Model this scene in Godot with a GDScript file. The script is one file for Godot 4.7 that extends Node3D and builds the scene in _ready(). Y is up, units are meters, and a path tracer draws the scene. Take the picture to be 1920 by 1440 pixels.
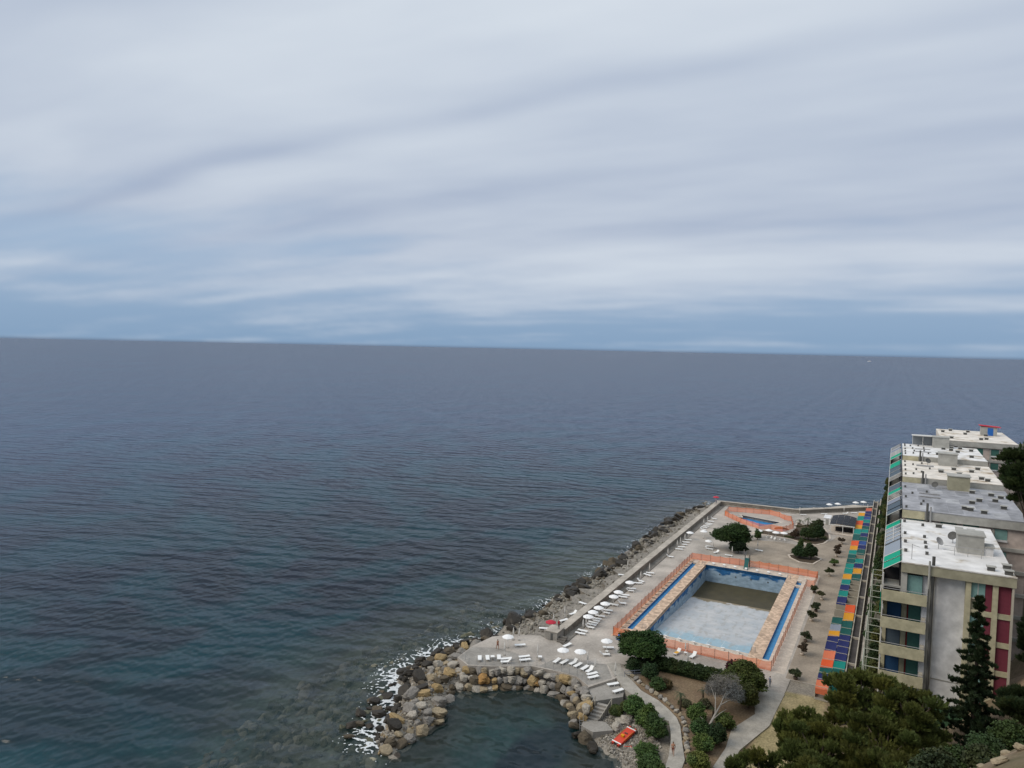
extends Node3D
# A bathing establishment on a rocky headland, seen from a drone: x runs across the pool, -z along it, the sea is y = 0, the deck y = 3.

const DECK := 3.0
var M := {}
var TX := {}
var names := {}
var rng := RandomNumberGenerator.new()
var land: PackedVector2Array
var garden: PackedVector2Array
var deck_outline: PackedVector2Array
var nz := FastNoiseLite.new()
var nz2 := FastNoiseLite.new()
var unit_box: ArrayMesh
var unit_cyl: ArrayMesh

func _ready():
	rng.seed = 7
	view_and_light()
	outlines()
	materials()
	sea_and_ground()
	decks()
	pools()
	sea_wall()
	apartment_row()
	walkway_and_slope()
	cabanas()
	kiosk()
	boulders()
	vegetation()
	beach_furniture()
	fences()
	people()
	small_things()

# ---------------------------------------------------------------- camera, sky, sun
func view_and_light():
	var cam := Camera3D.new()
	cam.name = "camera"
	add_child(cam)
	cam.position = Vector3(0, 57, 0)
	var yaw := deg_to_rad(28.43)
	var b := Basis(Vector3.UP, yaw) * Basis(Vector3.RIGHT, deg_to_rad(-2.898)) * Basis(Vector3.BACK, deg_to_rad(1.223))
	cam.basis = b
	cam.fov = rad_to_deg(2.0 * atan(720.0 / 1333.0))
	cam.near = 0.5
	cam.far = 120000.0
	cam.current = true
	var we := WorldEnvironment.new()
	we.name = "daylight"
	var e := Environment.new()
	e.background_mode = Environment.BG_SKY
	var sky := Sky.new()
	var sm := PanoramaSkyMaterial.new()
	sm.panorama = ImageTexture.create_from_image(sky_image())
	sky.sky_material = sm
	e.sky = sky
	e.tonemap_mode = Environment.TONE_MAPPER_LINEAR
	e.tonemap_exposure = 1.2
	e.sdfgi_enabled = true
	e.ssao_enabled = true
	e.ssil_enabled = true
	we.environment = e
	add_child(we)
	var sun := DirectionalLight3D.new()
	sun.name = "veiled_sun"
	sun.light_color = Color(1.0, 0.95, 0.88)
	sun.light_energy = 0.5
	sun.light_angular_distance = 36.0
	sun.shadow_enabled = true
	add_child(sun)
	sun.look_at_from_position(Vector3.ZERO, Vector3(0.80, -1.0, -0.66), Vector3.UP)

func lin(r: float, g: float, b: float) -> Vector3:
	var c := Color(r / 255.0, g / 255.0, b / 255.0).srgb_to_linear()
	return Vector3(c.r, c.g, c.b)

func sky_image() -> Image:
	var w := 2048
	var h := 1024
	var a := FastNoiseLite.new()
	a.noise_type = FastNoiseLite.TYPE_SIMPLEX_SMOOTH
	a.fractal_octaves = 5
	a.fractal_gain = 0.52
	a.frequency = 1.0
	a.seed = 11
	var c2 := FastNoiseLite.new()
	c2.noise_type = FastNoiseLite.TYPE_SIMPLEX_SMOOTH
	c2.fractal_octaves = 3
	c2.frequency = 1.0
	c2.seed = 5
	var data := PackedFloat32Array()
	data.resize(w * h * 3)
	var low := lin(128, 155, 184)
	var mid := lin(154, 176, 201)
	var dark := lin(158, 170, 192)
	var bright := lin(210, 217, 225)
	var below := lin(90, 105, 125)
	for j in h:
		var el := PI * (0.5 - (j + 0.5) / h)
		var o := j * w * 3
		if el < -0.01:
			for i in w:
				data[o] = below.x; data[o + 1] = below.y; data[o + 2] = below.z
				o += 3
			continue
		var deg := rad_to_deg(el)
		var ce := cos(el)
		var t := 1.0 / (maxf(sin(el), 0.0) + 0.10)
		for i in w:
			var az := TAU * (i + 0.5) / w
			# a sheet of cloud high above, its streaks drawn out along one wind
			var px := sin(az) * ce * t
			var pz := -cos(az) * ce * t
			var wx := c2.get_noise_3d(px * 0.35, pz * 0.35, 3.0)
			var pw := pz + wx * 0.16
			var s1 := a.get_noise_3d(px * 0.13, pw * 0.75, 0.0)
			var s2 := a.get_noise_3d(px * 0.8 + 40.0, pw * 1.9 + px * 0.3, 9.0)
			var s3 := c2.get_noise_3d(px * 0.21 + 7.0, pz * 0.26, 21.0)
			# rolls of thicker cloud lying along the wind
			var roll := 0.0
			for r in [[-1.9, 0.085, -0.32], [-2.66, 0.11, -0.22], [-2.28, 0.16, 0.16], [-1.45, 0.22, 0.22], [-3.6, 0.2, -0.15], [1.2, 0.2, -0.3], [2.4, 0.3, -0.25], [0.3, 0.15, -0.25]]:
				var dd: float = (pw - r[0]) / r[1]
				roll += r[2] * exp(-dd * dd) * (0.55 + 0.9 * (c2.get_noise_3d(px * 0.5, r[0] * 9.0, 2.0) + 0.5))
			var cover := smoothstep(-0.42, 0.30, s3 * 0.7 + s1 * 0.4 + s2 * 0.26 + (deg - 5.2) * 0.08)
			cover *= lerpf(0.55, 1.0, smoothstep(0.5, 8.0, deg))
			var tone := clampf(0.56 + s1 * 0.45 + s2 * 0.22 + s3 * 0.30 + roll * 0.8 + clampf((deg - 14.0) * 0.012, -0.05, 0.16), 0.0, 1.0)
			var clear := low.lerp(mid, clampf(deg / 7.0, 0.0, 1.0))
			var cl := dark.lerp(bright, tone)
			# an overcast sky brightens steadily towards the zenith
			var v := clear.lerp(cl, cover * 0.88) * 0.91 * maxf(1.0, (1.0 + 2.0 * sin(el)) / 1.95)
			data[o] = v.x; data[o + 1] = v.y; data[o + 2] = v.z
			o += 3
	return Image.create_from_data(w, h, false, Image.FORMAT_RGBF, data.to_byte_array())

# ---------------------------------------------------------------- helpers
func called(n: String) -> String:
	if not names.has(n):
		names[n] = 0
		return n
	names[n] += 1
	return "%s_%03d" % [n, names[n]]

func nth(n: int) -> String:
	var low := ["zeroth", "first", "second", "third", "fourth", "fifth", "sixth", "seventh", "eighth", "ninth", "tenth", "eleventh", "twelfth", "thirteenth", "fourteenth", "fifteenth", "sixteenth", "seventeenth", "eighteenth", "nineteenth", "twentieth"]
	if n <= 20:
		return low[n]
	if n == 30:
		return "thirtieth"
	return ("twenty-" if n < 30 else "thirty-") + low[n % 10]

func tag(o: Node3D, label: String, category: String, group := ""):
	o.set_meta("label", label)
	o.set_meta("category", category)
	if group != "":
		o.set_meta("group", group)

func thing(n: String, label: String, category: String, at := Vector3.ZERO, turn := 0.0, group := "") -> Node3D:
	var o := Node3D.new()
	o.name = called(n)
	add_child(o)
	o.position = at
	o.rotation.y = turn
	tag(o, label, category, group)
	return o

func mesh_of(n: String, m: Mesh, mat: Material, parent: Node = self, xf := Transform3D()) -> MeshInstance3D:
	var o := MeshInstance3D.new()
	o.name = called(n) if parent == self else n
	o.mesh = m
	o.material_override = mat
	parent.add_child(o, true)
	o.transform = xf
	return o

func setting(n: String, m: Mesh, mat: Material) -> MeshInstance3D:
	var o := mesh_of(n, m, mat)
	o.set_meta("kind", "structure")
	return o

func copy_of(src: Node3D, at: Vector3, turn: float, label: String, base_name: String, group := "") -> Node3D:
	var r: Node3D = src.duplicate()
	r.name = called(base_name)
	add_child(r)
	r.position = at
	r.rotation.y = turn
	r.set_meta("label", label)
	if group != "":
		r.set_meta("group", group)
	return r

# a box given by centre and size, optionally turned about y or by a full basis
func bx(parent: Node, n: String, c: Vector3, s: Vector3, mat: Material, turn := 0.0) -> MeshInstance3D:
	return mesh_of(n, unit_box, mat, parent, Transform3D(Basis(Vector3.UP, turn) * Basis.from_scale(s), c))

# a box from its two corners
func bc(parent: Node, n: String, a: Vector3, b: Vector3, mat: Material) -> MeshInstance3D:
	return bx(parent, n, (a + b) / 2.0, (b - a).abs(), mat)

# a round bar from a to b
func bar(parent: Node, n: String, a: Vector3, b: Vector3, r: float, mat: Material) -> MeshInstance3D:
	var d := b - a
	var y := d.normalized()
	var x := y.cross(Vector3.RIGHT if absf(y.x) < 0.9 else Vector3.FORWARD).normalized()
	return mesh_of(n, unit_cyl, mat, parent, Transform3D(Basis(x * r, d, x.cross(y) * r), (a + b) / 2.0))

func new_st() -> SurfaceTool:
	var st := SurfaceTool.new()
	st.begin(Mesh.PRIMITIVE_TRIANGLES)
	st.set_smooth_group(-1)
	return st

# four corners, counter-clockwise as seen from the front
func quad(st: SurfaceTool, a: Vector3, b: Vector3, c: Vector3, d: Vector3):
	for p in [a, c, b, a, d, c]:
		st.add_vertex(p)

func quad_uv(st: SurfaceTool, a: Vector3, b: Vector3, c: Vector3, d: Vector3, u0: Vector2, u1: Vector2):
	var uv := [u0, Vector2(u1.x, u0.y), u1, Vector2(u0.x, u1.y)]
	var p := [a, b, c, d]
	for i in [0, 2, 1, 0, 3, 2]:
		st.set_uv(uv[i])
		st.add_vertex(p[i])

func done(st: SurfaceTool) -> ArrayMesh:
	st.generate_normals()
	return st.commit()

func st_box(st: SurfaceTool, c: Vector3, s: Vector3, b := Basis()):
	var h := s / 2.0
	var x := b.x * h.x
	var y := b.y * h.y
	var z := b.z * h.z
	quad(st, c - x - y + z, c + x - y + z, c + x + y + z, c - x + y + z)
	quad(st, c + x - y - z, c - x - y - z, c - x + y - z, c + x + y - z)
	quad(st, c + x - y + z, c + x - y - z, c + x + y - z, c + x + y + z)
	quad(st, c - x - y - z, c - x - y + z, c - x + y + z, c - x + y - z)
	quad(st, c - x + y + z, c + x + y + z, c + x + y - z, c - x + y - z)
	quad(st, c - x - y - z, c + x - y - z, c + x - y + z, c - x - y + z)

# a tapering tube through points
func st_tube(st: SurfaceTool, pts: Array, radii: Array, sides := 6):
	var rings := []
	for i in pts.size():
		var d: Vector3 = (pts[mini(i + 1, pts.size() - 1)] - pts[maxi(i - 1, 0)]).normalized()
		var x := d.cross(Vector3.RIGHT if absf(d.x) < 0.8 else Vector3.BACK).normalized()
		var y := d.cross(x).normalized()
		var ring := []
		for k in sides:
			var t := TAU * k / sides
			ring.append(pts[i] + (x * cos(t) + y * sin(t)) * radii[i])
		rings.append(ring)
	for i in pts.size() - 1:
		for k in sides:
			var k2 := (k + 1) % sides
			quad(st, rings[i][k], rings[i][k2], rings[i + 1][k2], rings[i + 1][k])
	var top = rings[pts.size() - 1]
	for k in range(1, sides - 1):
		st.add_vertex(top[0]); st.add_vertex(top[k + 1]); st.add_vertex(top[k])

# profile [radius, height] turned about y
func lathe(profile: Array, sides := 16, c := Vector3.ZERO) -> ArrayMesh:
	var st := new_st()
	st.set_smooth_group(0)
	for i in profile.size() - 1:
		for k in sides:
			var a := TAU * k / sides
			var b := TAU * (k + 1) / sides
			var p: Array = profile[i]
			var q: Array = profile[i + 1]
			quad(st, c + Vector3(cos(b) * p[0], p[1], sin(b) * p[0]), c + Vector3(cos(a) * p[0], p[1], sin(a) * p[0]), c + Vector3(cos(a) * q[0], q[1], sin(a) * q[0]), c + Vector3(cos(b) * q[0], q[1], sin(b) * q[0]))
	return done(st)

# a slab over a polygon in x, z: top at y1, sides down to y0
func slab(poly: PackedVector2Array, y0: float, y1: float) -> ArrayMesh:
	var st := new_st()
	st_slab(st, poly, y0, y1)
	return done(st)

func st_slab(st: SurfaceTool, poly: PackedVector2Array, y0: float, y1: float):
	if Geometry2D.is_polygon_clockwise(poly):
		poly = poly.duplicate()
		poly.reverse()
	var tri := Geometry2D.triangulate_polygon(poly)
	for i in range(0, tri.size(), 3):
		var p := [poly[tri[i]], poly[tri[i + 1]], poly[tri[i + 2]]]
		var area: float = (p[1] - p[0]).cross(p[2] - p[0])
		var order := [0, 1, 2] if area > 0.0 else [0, 2, 1]
		for k in order:
			st.add_vertex(Vector3(p[k].x, y1, p[k].y))
	for i in poly.size():
		var a := poly[i]
		var b := poly[(i + 1) % poly.size()]
		quad(st, Vector3(b.x, y0, b.y), Vector3(a.x, y0, a.y), Vector3(a.x, y1, a.y), Vector3(b.x, y1, b.y))

func poly(a: Array) -> PackedVector2Array:
	var p := PackedVector2Array()
	for i in range(0, a.size(), 2):
		p.append(Vector2(a[i], a[i + 1]))
	return p

func rect(x0: float, z0: float, x1: float, z1: float) -> PackedVector2Array:
	return poly([x0, z0, x1, z0, x1, z1, x0, z1])

func dist_to(p: Vector2, line: PackedVector2Array, closed: bool) -> float:
	var best := 1e12
	var n := line.size()
	for i in (n if closed else n - 1):
		var a := line[i]
		var ab := line[(i + 1) % n] - a
		var t := clampf((p - a).dot(ab) / ab.length_squared(), 0.0, 1.0)
		best = minf(best, (p - a - ab * t).length_squared())
	return sqrt(best)

func inside_by(p: Vector2, pg: PackedVector2Array) -> float:
	var d := dist_to(p, pg, true)
	return d if Geometry2D.is_point_in_polygon(p, pg) else -d

# ---------------------------------------------------------------- outlines shared by ground, decks and rocks
func outlines():
	land = poly([-59, -270, -60.5, -262, -63.5, -247.5, -65.5, -235, -65, -220, -64, -210, -65.3, -202, -64.7, -193, -64.3, -185, -64.5, -176, -64.7, -168, -65.5, -159, -66.5, -150, -67, -142, -65.8, -136.6, -67.6, -131, -69, -124.6, -68, -119, -70, -116, -72, -111, -72.6, -106, -73.8, -101.6, -74, -97.7, -72.6, -94, -69.5, -92.5, -68.5, -89, -66.5, -86, -65, -82, -64, -79, -62, -77.5, -60.3, -78.5, -60, -82, -58.8, -85.5, -58.6, -88, -60.4, -91.5, -62.3, -94.5, -61.4, -98.2, -57.9, -99.9, -55.2, -102.7, -51.9, -104.6, -48.9, -105.2, -45.6, -104.2, -42.5, -101.5, -40.8, -98.8, -39.3, -95.9, -37, -95.2, -35.4, -94.0, -33.7, -94.8, -32.5, -93, -31.7, -92, -31.2, -90, -31, -86, -33, -80, -36, -70, -42, -50, -50, -20, -50, 30, 90, 30, 90, -400, 30, -340, 0, -300, -10, -285, -27, -267, -40, -266, -52, -274])
	garden = poly([-41, -114.5, -38.1, -111.8, -34.9, -108.7, -29.9, -105.4, -26.4, -101.9, -25.3, -99.9, -23.9, -95.7, -22.6, -91.8, -22, -80, -20, -60, -5, -60, -4, -125.2, -13.4, -125.2, -22, -118.6, -35.5, -117.4])
	nz.noise_type = FastNoiseLite.TYPE_SIMPLEX_SMOOTH
	nz.frequency = 0.08
	nz.fractal_octaves = 4
	nz.seed = 3
	nz2.noise_type = FastNoiseLite.TYPE_SIMPLEX_SMOOTH
	nz2.frequency = 1.0
	nz2.fractal_octaves = 1
	nz2.seed = 8
	var st := new_st()
	st_box(st, Vector3.ZERO, Vector3.ONE)
	unit_box = done(st)
	unit_cyl = lathe([[0.0, -0.5], [1.0, -0.5], [1.0, 0.5], [0.0, 0.5]], 10)

func hill(x: float, z: float) -> float:
	var far := 0.0
	if x > -4.1:
		far = 2.0 + 1.2 * smoothstep(-4.1, -2.6, x) + 8.6 * smoothstep(-2.7, -0.4, x)
		var edge := 13.0 if z > -119.0 else 17.6
		far += 13.0 * smoothstep(edge, edge + 11.0, x)
	var near := 11.5 * smoothstep(-13.5, 5.0, x) + 0.85 * maxf(0.0, x - 5.0)
	near += 10.5 * smoothstep(-86.0, -57.0, z) * smoothstep(-10.0, 8.0, x)
	near += 9.0 * smoothstep(-70.0, -30.0, z) * smoothstep(-26.0, -6.0, x)
	return lerpf(far, near, smoothstep(-114.0, -97.0, z))

func ground(x: float, z: float) -> float:
	var p := Vector2(x, z)
	var s := inside_by(p, land)
	var n := nz.get_noise_2d(x, z)
	if s < 0.0:
		return maxf(-16.0, -0.25 + s * 0.16 + n * 0.9)
	var base := 1.4
	if x > -46.0 and x < -14.0 and z < -125.0 and z > -186.0:
		return -3.6
	if x > -43.0 and z > -127.0 and (x > -24.0 and z > -92.0 or Geometry2D.is_point_in_polygon(p, garden)):
		base = 2.96 + n * 0.25
	var up := hill(x, z)
	var rise := s * 0.62 - 0.25 + n * 0.3
	if x > -38.5 and x < -24.0 and z > -106.0:
		rise = s * 0.2 - 0.15 + 0.85 * maxf(0.0, s - 5.5) + n * 0.2
	return minf(rise, base) + up + (n * 0.9 if up > 4.0 else 0.0)

# ---------------------------------------------------------------- materials
func grey_noise(freq: float, oct: int, lo: float, hi: float, seed_: int, kind := FastNoiseLite.TYPE_SIMPLEX_SMOOTH, size := 512) -> NoiseTexture2D:
	var n := FastNoiseLite.new()
	n.noise_type = kind
	n.frequency = freq
	n.fractal_octaves = oct
	n.fractal_gain = 0.6
	n.seed = seed_
	var t := NoiseTexture2D.new()
	t.width = size
	t.height = size
	t.seamless = true
	t.seamless_blend_skirt = 0.2
	t.noise = n
	var g := Gradient.new()
	g.set_color(0, Color(lo, lo, lo).linear_to_srgb())
	g.set_color(1, Color(hi, hi, hi).linear_to_srgb())
	g.set_offset(0, 0.12)
	g.set_offset(1, 0.88)
	t.color_ramp = g
	return t

# base colour in linear values
func mk(n: String, r: float, g: float, b: float, rough := 0.85, tex := "", scale := 0.5, detail := "", dscale := 0.05) -> StandardMaterial3D:
	var m := StandardMaterial3D.new()
	m.resource_name = n
	m.albedo_color = Color(r, g, b).linear_to_srgb()
	m.roughness = rough
	m.metallic_specular = 0.35
	if tex != "":
		m.albedo_texture = TX[tex]
		m.uv1_triplanar = true
		m.uv1_world_triplanar = true
		m.uv1_scale = Vector3.ONE * scale
	if detail != "":
		m.detail_enabled = true
		m.detail_albedo = TX[detail]
		m.detail_blend_mode = BaseMaterial3D.BLEND_MODE_MUL
		m.detail_uv_layer = BaseMaterial3D.DETAIL_UV_2
		m.uv2_triplanar = true
		m.uv2_world_triplanar = true
		m.uv2_scale = Vector3.ONE * dscale
	M[n] = m
	return m

func tinted(n: String, rough := 0.9) -> StandardMaterial3D:
	var m := mk(n, 1, 1, 1, rough)
	m.vertex_color_use_as_albedo = true
	return m

func materials():
	TX.fine = grey_noise(0.03, 5, 0.76, 1.0, 1)
	TX.blotch = grey_noise(0.012, 5, 0.70, 1.0, 2)
	TX.stain = grey_noise(0.008, 6, 0.58, 1.0, 3)
	TX.soft = grey_noise(0.01, 4, 0.86, 1.0, 4)
	TX.rock = grey_noise(0.02, 6, 0.50, 1.0, 5)
	TX.rust = grey_noise(0.011, 6, 1.0, 1.0, 9)
	TX.rust.color_ramp.set_offset(0, 0.0)
	TX.rust.color_ramp.set_color(0, Color(0.55, 0.47, 0.39))
	TX.rust.color_ramp.add_point(0.22, Color(0.83, 0.79, 0.73))
	TX.rust.color_ramp.add_point(0.36, Color(0.97, 0.965, 0.955))
	TX.rust.color_ramp.set_color(3, Color(1, 1, 1))
	var paving := grey_noise(0.03, 1, 0.62, 1.0, 6, FastNoiseLite.TYPE_CELLULAR)
	paving.noise.cellular_return_type = FastNoiseLite.RETURN_CELL_VALUE
	paving.noise.fractal_type = FastNoiseLite.FRACTAL_NONE
	TX.paving = paving
	mk("concrete", 0.53, 0.48, 0.42, 0.9, "fine", 0.11, "stain", 0.022)
	mk("grey_concrete", 0.40, 0.375, 0.335, 0.9, "fine", 0.13, "stain", 0.035)
	mk("dark_concrete", 0.22, 0.20, 0.175, 0.92, "fine", 0.2, "stain", 0.06)
	mk("sand_yard", 0.42, 0.355, 0.28, 0.95, "fine", 0.12, "stain", 0.027)
	mk("path", 0.44, 0.41, 0.355, 0.92, "fine", 0.17, "blotch", 0.07)
	mk("coping", 0.74, 0.55, 0.40, 0.9, "paving", 0.11, "blotch", 0.13)
	mk("pale_coping", 0.70, 0.61, 0.51, 0.9, "fine", 0.13, "blotch", 0.09)
	mk("pool_blue", 0.035, 0.17, 0.42, 0.6, "soft", 0.2, "blotch", 0.11)
	mk("gutter_blue", 0.04, 0.24, 0.50, 0.5, "soft", 0.2, "blotch", 0.1)
	mk("murky_water", 0.075, 0.062, 0.03, 0.4, "blotch", 0.05)
	M.murky_water.metallic_specular = 0.25
	mk("seawall", 0.37, 0.335, 0.285, 0.95, "rock", 0.16, "stain", 0.05)
	mk("wall_top", 0.56, 0.505, 0.43, 0.95, "fine", 0.12, "stain", 0.05)
	mk("roof_white", 0.80, 0.795, 0.785, 0.85, "blotch", 0.05, "rust", 0.026)
	mk("roof_cream", 0.78, 0.73, 0.66, 0.85, "blotch", 0.06, "rust", 0.031)
	mk("roof_grey", 0.44, 0.445, 0.47, 0.9, "blotch", 0.12, "stain", 0.035)
	mk("roof_patch_dark", 0.36, 0.365, 0.385, 0.9, "blotch", 0.1, "stain", 0.04)
	mk("roof_patch_pale", 0.50, 0.505, 0.52, 0.9, "blotch", 0.1, "stain", 0.04)
	mk("render_olive", 0.40, 0.38, 0.275, 0.9, "soft", 0.2, "blotch", 0.07)
	mk("render_cream", 0.54, 0.50, 0.34, 0.9, "soft", 0.2, "blotch", 0.09)
	mk("render_white", 0.80, 0.80, 0.80, 0.9, "soft", 0.15, "blotch", 0.06)
	mk("render_pink", 0.62, 0.53, 0.48, 0.9, "soft", 0.2, "blotch", 0.08)
	mk("render_grey", 0.44, 0.435, 0.40, 0.9, "soft", 0.2, "blotch", 0.07)
	mk("burgundy", 0.17, 0.035, 0.055, 0.75, "soft", 0.3)
	mk("maroon_frame", 0.14, 0.02, 0.02, 0.7)
	mk("shutter_green", 0.06, 0.16, 0.135, 0.75, "soft", 0.3)
	mk("shutter_pale", 0.22, 0.38, 0.36, 0.75, "soft", 0.3)
	mk("curtain_blue", 0.022, 0.07, 0.16, 0.9, "soft", 0.5)
	mk("curtain_grey", 0.08, 0.11, 0.14, 0.9, "soft", 0.5)
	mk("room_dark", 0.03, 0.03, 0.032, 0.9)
	mk("awning_green", 0.0, 0.30, 0.185, 0.8, "soft", 0.4)
	mk("pipe_dark", 0.085, 0.085, 0.08, 0.6)
	mk("metal_grey", 0.30, 0.30, 0.30, 0.5)
	mk("rail_white", 0.58, 0.57, 0.54, 0.55, "fine", 1.0)
	mk("rail_pergola", 0.42, 0.44, 0.37, 0.6, "fine", 1.0)
	mk("rail_cream", 0.50, 0.46, 0.38, 0.7, "fine", 1.0)
	mk("walkway_dark", 0.105, 0.095, 0.09, 0.95, "fine", 0.5, "stain", 0.06)
	mk("tarp_navy", 0.012, 0.018, 0.10, 0.7, "soft", 0.6)
	mk("tarp_blue", 0.02, 0.06, 0.22, 0.7, "soft", 0.6)
	mk("tarp_teal", 0.0, 0.20, 0.165, 0.7, "soft", 0.6)
	mk("tarp_green", 0.003, 0.075, 0.065, 0.7, "soft", 0.6)
	mk("tarp_amber", 0.60, 0.27, 0.012, 0.7, "soft", 0.6)
	mk("tarp_orange", 0.62, 0.085, 0.018, 0.7, "soft", 0.6)
	mk("tarp_salmon", 0.60, 0.16, 0.075, 0.7, "soft", 0.6)
	mk("tarp_red", 0.48, 0.11, 0.06, 0.7, "soft", 0.6)
	mk("tarp_grey", 0.24, 0.27, 0.33, 0.8, "blotch", 0.6)
	mk("cabana_floor", 0.36, 0.33, 0.27, 0.9, "fine", 0.6)
	mk("white_plastic", 0.74, 0.74, 0.72, 0.45)
	mk("white_canvas", 0.76, 0.76, 0.75, 0.85)
	mk("closed_canvas", 0.62, 0.60, 0.56, 0.9)
	mk("red_canvas", 0.42, 0.03, 0.05, 0.85)
	mk("yellow_cloth", 0.66, 0.36, 0.06, 0.9)
	mk("red_boat", 0.55, 0.06, 0.03, 0.5, "soft", 0.5)
	mk("rust_post", 0.11, 0.055, 0.04, 0.8)
	mk("solar_dark", 0.02, 0.023, 0.03, 0.7, "soft", 0.3)
	mk("slide_green", 0.012, 0.09, 0.085, 0.6)
	mk("bark", 0.12, 0.09, 0.07, 0.95, "rock", 1.2)
	mk("dead_wood", 0.34, 0.31, 0.27, 0.9, "rock", 1.4)
	mk("dead_twig", 0.15, 0.14, 0.125, 0.95)
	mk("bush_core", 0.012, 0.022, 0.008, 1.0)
	mk("cover_green", 0.028, 0.065, 0.028, 0.85, "soft", 0.3)
	mk("palm_trunk", 0.10, 0.075, 0.05, 0.95, "rock", 1.5)
	mk("bright_blue", 0.02, 0.12, 0.40, 0.6)
	tinted("soil", 0.97)
	M.soil.albedo_texture = TX.rock
	M.soil.uv1_triplanar = true
	M.soil.uv1_world_triplanar = true
	M.soil.uv1_scale = Vector3.ONE * 0.22
	tinted("leaf", 0.7)
	M.leaf.backlight_enabled = true
	M.leaf.backlight = Color(0.35, 0.4, 0.2)
	tinted("seabed", 1.0)
	M.seabed.albedo_texture = TX.rock
	M.seabed.uv1_triplanar = true
	M.seabed.uv1_world_triplanar = true
	M.seabed.uv1_scale = Vector3.ONE * 0.09
	tinted("rubble", 0.95)
	tinted("body", 0.8)
	var stone := {"grey": [0.34, 0.315, 0.28], "pale": [0.52, 0.475, 0.40], "ochre": [0.50, 0.36, 0.18], "orange": [0.52, 0.30, 0.11], "tan": [0.44, 0.36, 0.24], "wet": [0.05, 0.042, 0.031], "brown": [0.15, 0.122, 0.085]}
	for k in stone:
		mk("stone_" + k, stone[k][0], stone[k][1], stone[k][2], 0.55 if k == "wet" else 0.93, "rock", 0.28, "blotch", 0.6)
	var foam := mk("foam", 0.72, 0.75, 0.76, 0.9)
	foam.metallic_specular = 0.2
	foam.transparency = BaseMaterial3D.TRANSPARENCY_ALPHA
	foam.albedo_color.a = 0.8
	var net := mk("orange_net", 0.80, 0.185, 0.038, 0.9)
	net.transparency = BaseMaterial3D.TRANSPARENCY_ALPHA
	net.albedo_color.a = 0.55
	var glass := mk("terrace_glass", 0.16, 0.18, 0.20, 0.12)
	glass.metallic_specular = 0.6
	var win := mk("window_glass", 0.03, 0.04, 0.05, 0.08)
	win.metallic_specular = 0.6
	# open water: a smooth skin over a lit, slightly cloudy body that lets part of the bottom show
	var sea := mk("sea_water", 0.010, 0.022, 0.036, 0.24)
	sea.vertex_color_use_as_albedo = true
	sea.albedo_color = Color(1, 1, 1, 0.46)
	sea.transparency = BaseMaterial3D.TRANSPARENCY_ALPHA
	sea.metallic_specular = 0.295
	sea.normal_enabled = true
	sea.normal_texture = ImageTexture.create_from_image(ripple_normals())
	sea.normal_scale = 1.0
	sea.uv1_triplanar = true
	sea.uv1_world_triplanar = true
	sea.uv1_scale = Vector3.ONE / 117.0

# relief of wind ripples: a sum of waves that fit the tile exactly, so that it repeats without seams
func ripple_normals() -> Image:
	var size := 512
	var tab := PackedFloat32Array()
	tab.resize(size)
	for i in size:
		tab[i] = cos(TAU * i / size)
	var gx := PackedFloat32Array()
	gx.resize(size * size)
	var gy := gx.duplicate()
	var r := RandomNumberGenerator.new()
	r.seed = 77
	for k in 34:
		var n := 13.0 * pow(8.0, k / 33.0)
		var a := 0.35 + r.randfn() * 0.62
		var kx := int(round(n * sin(a)))
		var ky := int(round(n * cos(a)))
		var ph := r.randi() % size
		var slope := 0.052
		var ax := slope * kx / maxf(n, 1.0)
		var ay := slope * ky / maxf(n, 1.0)
		for y in size:
			var p := (ky * y + ph) & 511
			var o := y * size
			for x in size:
				var c := tab[p]
				gx[o] += c * ax
				gy[o] += c * ay
				p = (p + kx) & 511
				o += 1
	var data := PackedByteArray()
	data.resize(size * size * 3)
	for i in size * size:
		var v := Vector3(-gx[i], gy[i], 1.0).normalized()
		data[i * 3] = int(clampf(v.x * 127.5 + 127.5, 0, 255))
		data[i * 3 + 1] = int(clampf(v.y * 127.5 + 127.5, 0, 255))
		data[i * 3 + 2] = int(clampf(v.z * 127.5 + 127.5, 0, 255))
	return Image.create_from_data(size, size, false, Image.FORMAT_RGB8, data)

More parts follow.
